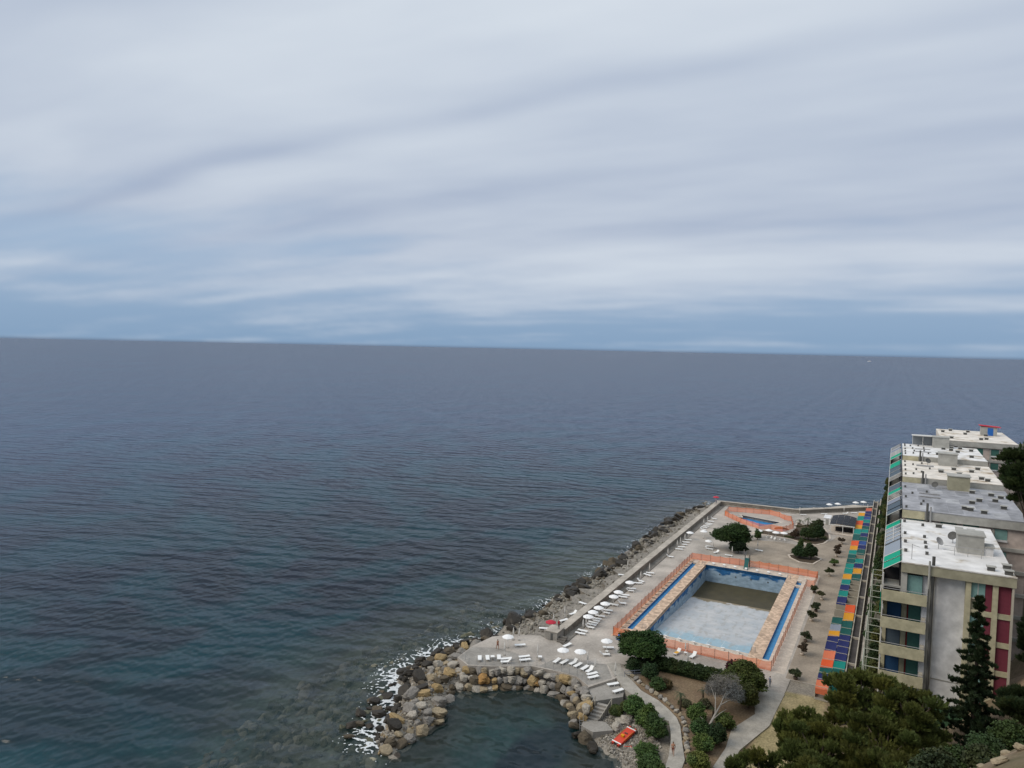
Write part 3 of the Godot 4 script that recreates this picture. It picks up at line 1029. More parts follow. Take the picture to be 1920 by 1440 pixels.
# shutter or glazed opening on a wall that faces +z
func opening(t: Node3D, n: String, x0: float, x1: float, y0: float, y1: float, z: float, mat: Material, slats := false):
	var w := bc(t, n, Vector3(x0, y0, z - 0.08), Vector3(x1, y1, z + 0.03), mat)
	if slats:
		var st := new_st()
		var k := y0 + 0.1
		while k < y1 - 0.05:
			st_box(st, Vector3((x0 + x1) / 2.0, k, z + 0.04), Vector3(x1 - x0 - 0.08, 0.05, 0.02))
			k += 0.14
		mesh_of("shutter_slats", done(st), mat, t)

func side_terraces(t: Node3D, z_near: float, z_far: float, y: float, plan: Array):
	# strip of roof terraces along the sea side: awnings, glazing and open pergolas in bays
	var span := z_near - z_far
	var at := z_near
	bc(t, "terrace_floor", Vector3(-0.5, y - 3.3, z_far), Vector3(1.5, y - 3.1, z_near), M.render_grey)
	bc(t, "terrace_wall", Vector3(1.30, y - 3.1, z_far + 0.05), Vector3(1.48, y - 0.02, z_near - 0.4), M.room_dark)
	bc(t, "terrace_parapet", Vector3(-0.55, y - 3.1, z_far), Vector3(-0.43, y - 2.1, z_near), M.render_cream)
	# balconies of the storeys below, with dark glazed bays behind them
	for f in 5:
		var fy := y - 3.3 - 3.25 * (f + 1)
		bc(t, "balcony_slab", Vector3(-0.5, fy - 0.2, z_far + 0.1), Vector3(1.5, fy, z_near - 3.2), M.render_grey)
		bc(t, "balcony_front", Vector3(-0.55, fy, z_far + 0.1), Vector3(-0.43, fy + 1.05, z_near - 3.2), M.render_cream)
		var bay := z_far + 1.0
		while bay < z_near - 7.5:
			bc(t, "balcony_divider", Vector3(-0.42, fy, bay - 0.9), Vector3(1.48, fy + 3.02, bay - 0.75), M.render_white)
			bc(t, "balcony_door", Vector3(1.40, fy + 0.02, bay), Vector3(1.49, fy + 2.3, bay + 2.6), M.window_glass)
			bay += 5.4
	var total := 0.0
	for p in plan:
		total += p[1]
	for p in plan:
		var ln: float = p[1] / total * span
		var a := Vector3(-0.5, y - 1.35, at)
		var b := Vector3(1.5, y + 0.02, at)
		var c := Vector3(1.5, y + 0.02, at - ln)
		var d := Vector3(-0.5, y - 1.35, at - ln)
		if p[0] == "green" or p[0] == "white" or p[0] == "slate":
			var st := new_st()
			var mid := Vector3(0, -0.06, 0)
			quad(st, a, b, c, d)
			quad(st, a + mid, d + mid, c + mid, b + mid)
			mesh_of("awning", done(st), {"green": M.awning_green, "white": M.tarp_grey, "slate": M.curtain_grey}[p[0]], t)
			for e in [[a, b], [d, c]]:
				bar(t, "awning_bar", e[0] + Vector3(0, 0.05, 0), e[1] + Vector3(0, 0.05, 0), 0.05, M.rail_white)
		elif p[0] == "glass" or p[0] == "frames":
			var st := new_st()
			quad(st, a, b, c, d)
			var pane := mesh_of("glazing", done(st), M.terrace_glass, t)
			var bars := 2 if p[0] == "glass" else 5
			for k in bars:
				var f := float(k) / (bars - 1)
				bar(pane, "frame", a.lerp(d, f) + Vector3(0, 0.04, 0), b.lerp(c, f) + Vector3(0, 0.04, 0), 0.055, M.rail_white)
			if p[0] == "frames":
				for f in [0.02, 0.5, 0.98]:
					bar(pane, "frame", a.lerp(b, f) + Vector3(0, 0.05, 0), d.lerp(c, f) + Vector3(0, 0.05, 0), 0.055, M.rail_white)
		else:
			for k in 4:
				var f := (k + 0.5) / 4.0
				bar(t, "pergola_bar", a.lerp(d, f), b.lerp(c, f), 0.05, M.rail_white)
		bar(t, "edge_rail", a, d, 0.05, M.rail_white)
		bar(t, "terrace_post", Vector3(-0.5, y - 3.1, at - 0.02), a, 0.05, M.rail_white)
		at -= ln

func apartment_row():
	# ---- nearest block, end wall towards the viewer
	var y := 32.5
	var zf := -96.0
	var t := thing("apartment_block", "nearest apartment block with white end wall, cream balconies and burgundy panels", "building", Vector3.ZERO)
	bc(t, "wall", Vector3(4.4, 8.0, -121.5), Vector3(12.4, 31.3, -97.4), M.render_white)
	bc(t, "wall", Vector3(1.5, 8.0, -121.4), Vector3(4.4, 31.28, -99.45), M.render_grey)
	bc(t, "roof", Vector3(1.45, 31.3, -121.6), Vector3(12.7, 32.5, -96.15), M.roof_white)
	bc(t, "fascia", Vector3(1.42, 31.3, -96.2), Vector3(12.78, 32.42, -96.0), M.render_olive)
	bc(t, "roof_edge", Vector3(1.42, 32.42, -96.22), Vector3(12.8, 32.56, -95.95), M.roof_white)
	# balcony tower on the sea side: five storeys of 3.3 m
	for k in 5:
		var by := 28.95 - 3.3 * k
		bc(t, "balcony_slab", Vector3(-0.5, by - 1.35, -99.2), Vector3(4.2, by - 1.15, -95.75), M.render_grey)
		bc(t, "balcony_front", Vector3(-0.5, by - 1.3, -95.78), Vector3(4.2, by, -95.6), M.render_cream)
		bc(t, "balcony_side", Vector3(-0.5, by - 1.3, -99.2), Vector3(-0.36, by, -95.79), M.render_cream)
		bar(t, "balcony_rail", Vector3(-0.45, by + 0.22, -95.68), Vector3(4.2, by + 0.22, -95.68), 0.04, M.metal_grey)
		bc(t, "balcony_back", Vector3(-0.3, by - 1.15, -99.4), Vector3(4.4, by + 1.95, -99.2), M.render_grey)
		bc(t, "balcony_post", Vector3(-0.48, by, -95.95), Vector3(-0.36, by + 2.0, -95.7), M.rail_white)
		bc(t, "balcony_wing", Vector3(3.75, by - 1.15, -99.2), Vector3(4.3, by + 1.95, -97.0), M.render_white)
		if k == 0:
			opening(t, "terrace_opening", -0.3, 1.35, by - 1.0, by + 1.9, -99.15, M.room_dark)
			bc(t, "pier", Vector3(1.45, by - 1.15, -99.15), Vector3(2.1, 31.3, -96.25), M.render_grey)
			opening(t, "window_blind", 2.15, 3.7, by - 1.0, by + 1.95, -96.7, M.shutter_pale, true)
		else:
			opening(t, "window_curtain", 0.15, 1.65, by - 1.1, by + 1.35, -98.6, M.curtain_blue if k != 2 else M.curtain_grey)
			bc(t, "pier", Vector3(1.7, by - 1.15, -99.2), Vector3(2.25, by + 1.95, -98.5), M.render_olive)
			bc(t, "door_frame", Vector3(2.28, by - 1.1, -99.2), Vector3(2.42, by + 1.5, -98.4), M.maroon_frame)
			opening(t, "shutter", 2.44, 3.75, by - 1.1, by + 1.4, -98.5, [M.shutter_pale, M.shutter_green, M.shutter_green, M.shutter_green, M.shutter_green][k], true)
			bc(t, "balcony_end", Vector3(-0.3, by - 1.15, -99.2), Vector3(0.1, by + 1.95, -98.4), M.render_cream)
			bx(t, "air_conditioner", Vector3(3.95, by + 0.1, -96.3), Vector3(0.4, 0.55, 0.6), M.rail_cream)
	# flues
	bar(t, "flue", Vector3(4.72, 15.0, -96.6), Vector3(4.72, 33.6, -96.2), 0.18, M.pipe_dark)
	bar(t, "flue", Vector3(4.32, 29.8, -95.8), Vector3(4.32, 33.1, -95.8), 0.12, M.render_grey)
	bc(t, "flue_recess", Vector3(4.3, 15.0, -98.0), Vector3(5.0, 31.28, -97.2), M.render_grey)
	bc(t, "wall_band", Vector3(5.0, 18.60, -97.42), Vector3(8.1, 18.72, -97.33), M.render_grey)
	# landward bays: cream frame, burgundy panels, glazed stair windows
	bc(t, "frame_post", Vector3(8.05, 8.0, -97.6), Vector3(8.55, 31.3, -96.3), M.render_cream)
	bc(t, "frame_post", Vector3(10.62, 8.0, -97.4), Vector3(11.15, 31.3, -96.25), M.render_cream)
	bc(t, "frame_post", Vector3(12.42, 8.0, -97.6), Vector3(12.62, 31.3, -96.1), M.rail_cream)
	for k in 6:
		var by := 31.3 - 3.3 * k
		bc(t, "floor_band", Vector3(8.55, by - 0.6 - (0.0 if k else -0.6) - 0.0, -97.5), Vector3(12.42, by + (0.0 if k == 0 else 0.0), -96.4), M.render_cream)
		var top := by - (0.02 if k == 0 else 0.62)
		bc(t, "panel", Vector3(11.17, by - 3.28, -97.4), Vector3(12.40, top, -96.55), M.burgundy)
		bc(t, "panel", Vector3(9.95, by - 3.28, -97.4), Vector3(10.60, top, -96.55), M.burgundy)
		var wv := bc(t, "window", Vector3(8.57, by - 1.9, -97.3), Vector3(9.93, top - 0.05, -96.62), M.shutter_pale)
		bc(t, "window_sill", Vector3(8.55, by - 2.02, -97.3), Vector3(9.95, by - 1.92, -96.45), M.rail_cream)
		bc(t, "window_mullion", Vector3(9.2, by - 1.88, -96.63), Vector3(9.28, top - 0.06, -96.58), M.rail_white)
		bc(t, "spandrel", Vector3(8.57, by - 3.28, -97.3), Vector3(9.93, by - 2.04, -96.7), M.render_olive)
	# on the roof
	side_terraces(t, -96.3, -121.4, y, [["green", 2.9], ["green", 2.9], ["glass", 6.0], ["frames", 9.0], ["green", 3.0]])
	for q in [[1.9, -101.5], [1.9, -106.5], [1.9, -111.5], [1.9, -119.5], [4.2, -101.3], [4.2, -104.6], [4.2, -107.2], [4.2, -110.6], [4.2, -118.2]]:
		vent_box(t, q[0], y, q[1])
	for q in [[10.5, -97.8], [12.1, -97.0], [12.2, -99.6], [6.2, -118.5], [8.6, -117.6], [10.0, -117.2], [9.9, -113.8]]:
		hood(t, q[0], y, q[1])
	roof_house(t, 7.6, -107.6, 10.4, -104.6, y, 2.3, M.render_grey)
	roof_house(t, 10.4, -106.6, 11.4, -104.8, y, 1.0, M.render_white)
	for q in [[7.2, -102.9], [8.6, -102.9], [10.0, -102.9]]:
		bar(t, "rail_post", Vector3(q[0], y, q[1]), Vector3(q[0], y + 1.1, q[1]), 0.03, M.metal_grey)
	for h in [0.55, 1.1]:
		bar(t, "roof_rail", Vector3(6.0, y + h, -102.9), Vector3(10.4, y + h, -102.9), 0.03, M.metal_grey)
	dish(t, Vector3(5.6, y, -105.2), 0.55, 0.9, M.metal_grey)
	dish(t, Vector3(7.4, y, -109.5), 0.6, -0.6, M.pipe_dark)
	bar(t, "antenna", Vector3(2.5, y, -97.9), Vector3(2.5, y + 1.9, -97.9), 0.035, M.metal_grey)
	bar(t, "antenna", Vector3(2.5, y + 1.8, -97.9), Vector3(3.3, y + 1.6, -97.9), 0.03, M.metal_grey)
	# ---- the blocks behind, each stepping up a little
	var specs := [
		[34.0, -121.7, -148.2, 1.6, 17.3, "roof_grey", "second apartment block with patched grey flat roof", [["slate", 3], ["slate", 4], ["white", 3], ["open", 5], ["green", 3], ["slate", 5]]],
		[35.0, -148.4, -172.0, 1.7, 17.1, "roof_cream", "third apartment block with smooth cream flat roof", [["open", 4], ["slate", 5], ["slate", 5], ["green", 6]]],
		[36.0, -172.2, -195.2, 1.8, 16.9, "roof_white", "fourth apartment block with white roof and rows of vents", [["green", 4], ["frames", 6], ["white", 4], ["open", 6]]],
		[37.4, -196.5, -226.0, 10.0, 25.0, "roof_cream", "farthest apartment block set back behind the white roof", []]]
	for k in specs.size():
		var s: Array = specs[k]
		var b := thing("apartment_block", s[6], "building")
		var ry: float = s[0]
		var za: float = s[1]
		var zb: float = s[2]
		var xa: float = s[3]
		var xb: float = s[4]
		bc(b, "wall", Vector3(xa + 0.05, 9.0, zb), Vector3(xb - 0.2, ry - 1.2, za - 0.5), M.render_pink)
		bc(b, "roof", Vector3(xa, ry - 1.2, zb - 0.05), Vector3(xb, ry, za - 0.12), M[s[5]])
		bc(b, "fascia", Vector3(xa - 0.02, ry - 1.25, za - 0.15), Vector3(xb + 0.05, ry - 0.06, za), M.render_grey)
		bc(b, "roof_edge", Vector3(xa - 0.04, ry - 0.06, za - 0.16), Vector3(xb + 0.08, ry + 0.06, za + 0.04), M[s[5]])
		if k < 3:
			bc(b, "fascia_end", Vector3(xa - 0.03, ry - 1.27, za - 0.1), Vector3(xa + 2.9, ry - 0.08, za + 0.03), M.render_cream)
			bar(b, "flue", Vector3(xa + 3.2, ry - 3.0, za + 0.25), Vector3(xa + 3.2, ry + 1.3, za + 0.25), 0.17, M.pipe_dark)
			bar(b, "flue", Vector3(xa + 3.65, ry - 3.0, za + 0.25), Vector3(xa + 3.65, ry + 0.8, za + 0.25), 0.12, M.metal_grey)
			side_terraces(b, za, zb, ry, s[7])
		# storeys on the part of the front that shows past the block before it
		var fx: float = [12.9, 17.2, 17.0, 10.2][k]
		for f in (6 if k == 0 else 2):
			var fy := ry - 1.25 - 3.2 * f
			var wx := fx + 0.4
			while wx + 1.6 < xb - 0.2:
				bc(b, "pilaster", Vector3(wx - 0.32, fy - 3.2, za - 0.55), Vector3(wx - 0.05, fy, za - 0.30), M.render_grey)
				opening(b, "window", wx, wx + 1.5, fy - 1.7, fy - 0.25, za - 0.45, M.shutter_green if k > 1 else M.shutter_pale, true)
				bc(b, "window_sill", Vector3(wx - 0.03, fy - 2.0, za - 0.5), Vector3(wx + 1.55, fy - 1.72, za - 0.28), M.render_white)
				wx += 3.1
			if f > 0:
				bc(b, "floor_band", Vector3(fx, fy - 0.05, za - 0.6), Vector3(xb - 0.1, fy + 0.45, za - 0.2), M.render_grey)
		if k == 0:
			opening(b, "window", 2.2, 4.4, ry - 2.2, ry - 1.3, za - 0.42, M.shutter_pale)
			for q in [[6.6, 2.2], [9.4, 2.2]]:
				opening(b, "window", q[0], q[0] + 2.0, ry - 2.1, ry - 1.35, za - 0.42, M.shutter_green)
		if k == 0:
			# membrane patches of different age
			for a in 8:
				for c in 6:
					var tone: Material = [M.roof_grey, M.roof_patch_dark, M.roof_patch_pale, M.roof_grey, M.roof_patch_dark][(a * 7 + c * 5 + a * c) % 5]
					if tone != M.roof_grey:
						bc(b, "roof_patch", Vector3(xa + 0.4 + a * 1.9, ry - 0.02, za - 1.0 - c * 4.1 - 3.9), Vector3(xa + 2.25 + a * 1.9, ry + 0.006, za - 1.0 - c * 4.1), tone)
		# roof furniture
		var rr := RandomNumberGenerator.new()
		rr.seed = 50 + k
		if k < 3:
			var hx: float = [8.6, 8.2, 8.0][k]
			roof_house(b, hx, zb + 1.0, hx + 3.2, zb + 4.2, ry, 2.4, M.render_olive if k == 0 else M.render_grey)
			dish(b, Vector3(hx - 2.0, ry, zb + 6.0), 0.55, -0.5 + k, M.pipe_dark)
			for q in 7 + k * 3:
				vent_box(b, xa + 0.5 + (q % 3) * rr.randf_range(1.0, 2.3), ry, za - 2.0 - q * (21.0 / (7 + k * 3)) + rr.randf_range(-0.8, 0.8), 0.3)
			for q in 10:
				hood(b, rr.randf_range(8.0, xb - 0.8), ry, lerpf(za - 2.0, zb + 2.0, rr.randf()))
			for q in 2:
				var hz := lerpf(za - 4.0, zb + 6.0, rr.randf())
				bc(b, "pipe_run", Vector3(xa + 2.5, ry + 0.05, hz), Vector3(xa + 5.5, ry + 0.2, hz + 0.25), M.metal_grey)
		else:
			for q in 8:
				hood(b, rr.randf_range(xa + 1.0, xb - 1.0), ry, lerpf(za - 3.0, zb + 2.0, rr.randf()))
	var b4 := thing("roof_pavilion", "glazed rooftop pavilion with a flat pale roof behind the fourth block", "pavilion", Vector3(7.0, 36.0, -194.6))
	bx(b4, "roof", Vector3(0, 2.3, 0), Vector3(6.6, 0.12, 2.8), M.rail_white)
	bx(b4, "glazing", Vector3(0, 1.15, -0.6), Vector3(6.0, 2.2, 0.1), M.terrace_glass)
	for x in [-3.1, -1.0, 1.0, 3.1]:
		bar(b4, "post", Vector3(x, 0, 1.2), Vector3(x, 2.25, 1.2), 0.06, M.rail_white)
	var hut := thing("roof_hut", "small rooftop hut with blue door under a red tarpaulin on the farthest block", "hut", Vector3(21.0, 37.4, -216.0))
	bx(hut, "wall", Vector3(0, 1.1, 0), Vector3(3.4, 2.2, 2.5), M.render_grey)
	bx(hut, "door", Vector3(0.3, 1.0, 1.27), Vector3(1.2, 1.9, 0.06), M.bright_blue)
	mesh_of("tarpaulin", unit_box, M.red_canvas, hut, Transform3D(Basis(Vector3.FORWARD, 0.07) * Basis.from_scale(Vector3(4.6, 0.12, 3.0)), Vector3(0.2, 2.35, 0)))
	# green vehicle covers and the parking wall at the foot of the nearest block
	var ga := thing("garage_canopy", "dark green awning over the garage at the foot of the white end wall", "canopy", Vector3(6.6, 15.6, -93.4))
	var gs := new_st()
	for k in 6:
		var a0 := 0.9 * k / 5.0
		var a1 := 0.9 * (k + 1) / 5.0
		quad(gs, Vector3(-1.6, 1.4 * cos(a0 * 1.5), 2.6 * sin(a0)), Vector3(1.9, 1.4 * cos(a0 * 1.5), 2.6 * sin(a0)), Vector3(1.9, 1.4 * cos(a1 * 1.5), 2.6 * sin(a1)), Vector3(-1.6, 1.4 * cos(a1 * 1.5), 2.6 * sin(a1)))
	mesh_of("cover", done(gs), M.cover_green, ga)
	bx(ga, "valance", Vector3(0.15, -0.15, 2.25), Vector3(3.5, 0.4, 0.05), M.rail_cream)
	for x in [-1.5, 1.8]:
		bar(ga, "post", Vector3(x, -3.5, 2.1), Vector3(x, 0.4, 2.1), 0.06, M.metal_grey)
	var gb := copy_of(ga, Vector3(9.6, 14.9, -92.6), -0.12, "second dark green awning beside the conifer, lower than the first", "garage_canopy")
	var gw := thing("garden_wall", "grey rendered parking wall below the green awnings", "wall", Vector3(9.0, 0, -88.6), -0.15)
	bx(gw, "wall", Vector3(0, 13.6, 0), Vector3(5.5, 5.0, 0.4), M.render_grey)
	bx(gw, "cap", Vector3(0, 16.15, 0), Vector3(5.6, 0.12, 0.55), M.wall_top)

# ---------------------------------------------------------------- walkway, retaining wall and pergolas
func walkway_and_slope():
	var w := thing("raised_walkway", "raised walkway with pale edge beams along the back of the cabanas", "walkway")
	bc(w, "floor", Vector3(-5.25, 2.0, -284.0), Vector3(-4.05, 4.9, -112.0), M.walkway_dark)
	bc(w, "edge_beam", Vector3(-5.38, 2.0, -284.0), Vector3(-5.22, 5.45, -112.0), M.rail_cream)
	bc(w, "edge_beam", Vector3(-4.12, 2.0, -284.0), Vector3(-3.97, 5.35, -112.0), M.rail_cream)
	var z := -118.0
	while z > -282.0:
		bc(w, "cross_beam", Vector3(-5.22, 4.9, z - 0.1), Vector3(-4.12, 5.3, z + 0.1), M.rail_cream)
		z -= 12.6
	var fr := thing("retaining_kerb", "concrete retaining kerb between the walkway and the planted slope", "wall")
	bc(fr, "wall", Vector3(-3.35, 2.0, -284.0), Vector3(-3.05, 6.0, -112.0), M.wall_top)
	var spans := [[-98.7, -104.6, "lowest"], [-108.0, -120.4, "middle"], [-128.0, -144.6, "highest"]]
	for s in spans:
		var p := thing("pergola_frame", "pale metal pergola frame over the slope, the %s of three beside the balconies" % s[2], "pergola", Vector3(0, 18.0, 0), 0.0, "pergola frames on the planted slope")
		bar(p, "edge_beam", Vector3(-2.3, 0, s[0]), Vector3(-2.3, 0, s[1]), 0.07, M.rail_pergola)
		var n := int(absf(s[1] - s[0]) / 3.4) + 2
		for k in n:
			var zz := lerpf(s[0], s[1], float(k) / (n - 1))
			bar(p, "cross_bar", Vector3(-2.3, 0, zz), Vector3(-0.45, 0, zz), 0.055, M.rail_pergola)
		for e in [s[0], s[1]]:
			bar(p, "post", Vector3(-2.3, ground(-2.3, e) - 18.0 - 0.2, e), Vector3(-2.3, 0, e), 0.06, M.rail_pergola)
	var bl := thing("terrace_blind", "mint green blind hanging beside the second balcony", "blind", Vector3(-0.62, 27.2, -97.4))
	bx(bl, "cloth", Vector3(0, 0, 0), Vector3(0.05, 2.6, 2.6), M.awning_green)
	bar(bl, "roller", Vector3(0, 1.35, -1.3), Vector3(0, 1.35, 1.3), 0.06, M.rail_white)
	bar(bl, "bracket", Vector3(0, 1.35, 0), Vector3(0.3, 1.35, 0), 0.04, M.rail_white)

# ---------------------------------------------------------------- cabanas
func cabanas():
	var upper := [[-264.0, "red"], [-258.2, "navy"], [-253.7, "navy"], [-249.3, "blue"], [-244.8, "teal"], [-239.5, "navy"], [-235.2, "green"], [-230.6, "teal"], [-225.3, "navy"], [-220.4, "green"], [-215.0, "blue"], [-210.6, "navy"], [-205.6, "green"], [-200.9, "open"], [-195.7, "teal"], [-191.4, "navy"], [-186.4, "amber"], [-181.6, "green"], [-177.4, "open"], [-173.0, "open"], [-168.1, "open"], [-163.2, "open"], [-157.3, "orange"], [-152.8, "amber"], [-147.8, "green"], [-143.8, "green"], [-140.6, "navy"], [-137.6, "navy"], [-134.4, "navy"], [-131.2, "navy"], [-127.8, "teal"], [-124.3, "green"], [-120.8, "green"]]
	var lower := [[-257.7, "amber"], [-251.2, "teal"], [-242.8, "orange"], [-238.0, "amber"], [-231.6, "teal"], [-223.4, "green"], [-215.5, "orange"], [-211.0, "amber"], [-206.0, "teal"], [-201.3, "green"], [-196.8, "green"], [-192.0, "teal"], [-187.0, "teal"], [-182.4, "amber"], [-177.9, "teal"], [-173.4, "navy"], [-168.7, "teal"], [-164.3, "navy"], [-159.4, "open"], [-155.1, "open"], [-150.6, "green"], [-146.6, "grey"], [-143.4, "amber"], [-140.9, "navy"], [-137.0, "navy"], [-132.4, "salmon"], [-128.4, "orange"], [-125.6, "green"], [-123.2, "navy"], [-120.4, "salmon"]]
	var words := {"red": "brick red", "navy": "navy", "blue": "royal blue", "teal": "teal", "green": "dark green", "amber": "amber", "orange": "orange", "salmon": "salmon", "grey": "faded grey"}
	for which in 2:
		var list: Array = [upper, lower][which]
		var row: String = ["upper", "lower"][which]
		var x1: float = [-5.45, -7.35][which]
		var x0: float = [-7.3, -9.25][which]
		var top: float = [5.75, 5.2][which]
		for i in list.size():
			var zc: float = list[i][0]
			var far: float = (zc + list[i - 1][0]) / 2.0 if i > 0 else zc - 2.4
			var near: float = (zc + list[i + 1][0]) / 2.0 if i < list.size() - 1 else zc + 1.6
			var cloth: String = list[i][1]
			var l: String
			if cloth == "open":
				l = "roofless pale cabana in the %s row, %s of the row from the sea" % [row, nth(i + 1)]
			else:
				l = "%s canvas cabana in the %s row, %s of the row from the sea" % [words[cloth], row, nth(i + 1)]
			var t := thing("beach_cabana", l, "cabana", Vector3((x0 + x1) / 2.0, DECK, zc), 0.0, "beach cabanas in the %s row" % row)
			var w := x1 - x0 - 0.06
			var zn := near - zc - 0.05
			var zf := far - zc + 0.05
			var h := top - DECK
			bc(t, "floor", Vector3(-w / 2, 0.0, zf), Vector3(w / 2, 0.12 + (0.5 if which == 0 else 0.0), zn), M.cabana_floor)
			bc(t, "partition", Vector3(-w / 2, 0.12, zf), Vector3(w / 2, h - 0.35, zf + 0.06), M.cabana_floor if cloth == "open" else M["tarp_" + cloth])
			for q in [[-w / 2, zf], [w / 2, zf], [-w / 2, zn], [w / 2, zn]]:
				bc(t, "post", Vector3(q[0] - 0.035, 0, q[1] - 0.035), Vector3(q[0] + 0.035, h + 0.05, q[1] + 0.035), M.rail_cream)
			bc(t, "top_bar", Vector3(-w / 2, h - 0.02, zn - 0.04), Vector3(w / 2, h + 0.05, zn + 0.02), M.rail_cream)
			bc(t, "gate", Vector3(-w / 2 - 0.04, 0.1, zf + 0.3), Vector3(-w / 2 + 0.02, 1.0, zn - 0.5), M.rail_cream)
			if cloth == "open":
				bx(t, "table", Vector3(0.3, 1.05 if which == 0 else 0.75, (zf + zn) / 2 - 0.6), Vector3(0.6, 0.06, 0.6), M.white_plastic)
				bx(t, "bench", Vector3(-0.45, 0.75, (zf + zn) / 2 - 0.6), Vector3(0.4, 0.45, 0.5), M.pipe_dark)
				bc(t, "partition", Vector3(-w / 2, 0.62, (zf + zn) / 2 - 0.1), Vector3(w / 2, 1.5, (zf + zn) / 2), M.cabana_floor)
			else:
				# sagging cloth sloping towards the yard, with a hanging front flap
				var st := new_st()
				st.set_smooth_group(0)
				var nseg := 6
				var mseg := 3
				for a in nseg:
					for b in mseg:
						var p := []
						for e in [[a, b + 1], [a + 1, b + 1], [a + 1, b], [a, b]]:
							var u: float = float(e[0]) / nseg
							var v: float = float(e[1]) / mseg
							var sag := 0.16 * sin(u * PI) * sin(v * PI) + 0.025 * sin(u * 17.0 + i)
							p.append(Vector3(lerpf(-w / 2, w / 2, u), h - 0.22 * (1.0 - u) - 0.30 * v - sag + 0.03, lerpf(zf, zn, v)))
						quad(st, p[0], p[1], p[2], p[3])
				mesh_of("canopy", done(st), M["tarp_" + cloth], t)
				bc(t, "flap", Vector3(-w / 2 + 0.03, h - 1.2, zn - 0.02), Vector3(w / 2 - 0.03, h - 0.34, zn + 0.01), M["tarp_" + cloth])

# ---------------------------------------------------------------- kiosk
func kiosk():
	var t := thing("beach_kiosk", "white beach kiosk with a dark vaulted panel roof at the back of the deck", "kiosk", Vector3(-12.6, DECK, -240.5))
	bx(t, "plinth", Vector3(0, 0.12, 0.6), Vector3(7.4, 0.26, 14.6), M.pale_coping)
	bx(t, "back_wall", Vector3(0, 1.35, -6.4), Vector3(6.6, 2.2, 0.2), M.white_plastic)
	bx(t, "side_wall", Vector3(3.25, 1.35, 0), Vector3(0.2, 2.2, 12.4), M.render_grey)
	bx(t, "counter", Vector3(0.5, 0.85, 3.4), Vector3(5.0, 1.2, 0.5), M.room_dark)
	for x in [-3.2, 0.2, 3.1]:
		bar(t, "post", Vector3(x, 0.2, 6.2), Vector3(x, 2.6, 6.2), 0.08, M.white_plastic)
	bx(t, "front_beam", Vector3(0, 2.62, 6.25), Vector3(6.9, 0.28, 0.16), M.white_plastic)
	# vault of dark panels in four strips across and five along
	for a in 5:
		for b in 4:
			var st := new_st()
			for s in 2:
				var u0 := (b + s * 0.5) / 4.0 + (0.004 if s == 0 else 0.0)
				var u1 := (b + s * 0.5 + 0.5) / 4.0 - (0.004 if s == 1 else 0.0)
				var z0 := 6.35 - a * 2.6
				var z1 := z0 - 2.55
				var p := func(u: float, z: float) -> Vector3: return Vector3(-3.45 + 6.9 * u, 2.78 + 0.75 * sin(u * PI) * (0.35 + 0.45 * clampf((6.35 - z) / 5.0, 0.0, 1.0)), z)
				quad(st, p.call(u0, z0), p.call(u1, z0), p.call(u1, z1), p.call(u0, z1))
			mesh_of("roof_panel", done(st), M.solar_dark, t)
	var wb := thing("store_box", "plain white store box beside the vaulted kiosk", "box", Vector3(-17.6, DECK, -247.5))
	bx(wb, "body", Vector3(0, 1.0, 0), Vector3(2.0, 2.0, 5.0), M.white_plastic)
	bx(wb, "lid", Vector3(0, 2.05, 0), Vector3(2.15, 0.1, 5.2), M.render_white)
	bx(wb, "door", Vector3(0, 0.9, 2.52), Vector3(0.9, 1.7, 0.04), M.render_grey)

# ---------------------------------------------------------------- rocks
var rocks := []

func rock_mesh(seed_: int, flat := 1.0) -> ArrayMesh:
	var r := RandomNumberGenerator.new()
	r.seed = seed_
	var planes := []
	for k in 11:
		var n := Vector3(r.randf_range(-1, 1), r.randf_range(-1, 1), r.randf_range(-1, 1)).normalized()
		planes.append([n, r.randf_range(0.62, 0.92)])
	for n in [Vector3.UP, Vector3.RIGHT, Vector3.LEFT, Vector3.BACK, Vector3.FORWARD]:
		planes.append([(n + Vector3(r.randf_range(-0.3, 0.3), r.randf_range(-0.3, 0.3), r.randf_range(-0.3, 0.3))).normalized(), r.randf_range(0.55, 0.85)])
	var st := new_st()
	var nlat := 9
	var nlon := 14
	var grid := []
	for i in nlat + 1:
		var row := []
		for j in nlon:
			var th := PI * i / nlat
			var ph := TAU * (j + 0.5 * (i % 2)) / nlon
			var d := Vector3(sin(th) * cos(ph), cos(th), sin(th) * sin(ph))
			var rad := 1.05
			for p in planes:
				var c: float = d.dot(p[0])
				if c > 0.05:
					rad = minf(rad, p[1] / c)
			rad *= 1.0 + nz2.get_noise_3d(d.x * 3.0 + seed_, d.y * 3.0, d.z * 3.0) * 0.09
			row.append(d * rad * Vector3(1, flat, 1))
		grid.append(row)
	for i in nlat:
		for j in nlon:
			var j2 := (j + 1) % nlon
			if i == 0:
				st.add_vertex(grid[0][0]); st.add_vertex(grid[1][j]); st.add_vertex(grid[1][j2])
			elif i == nlat - 1:
				st.add_vertex(grid[i][j]); st.add_vertex(grid[nlat][0]); st.add_vertex(grid[i][j2])
			else:
				quad(st, grid[i][j2], grid[i + 1][j2], grid[i + 1][j], grid[i][j])
	return done(st)

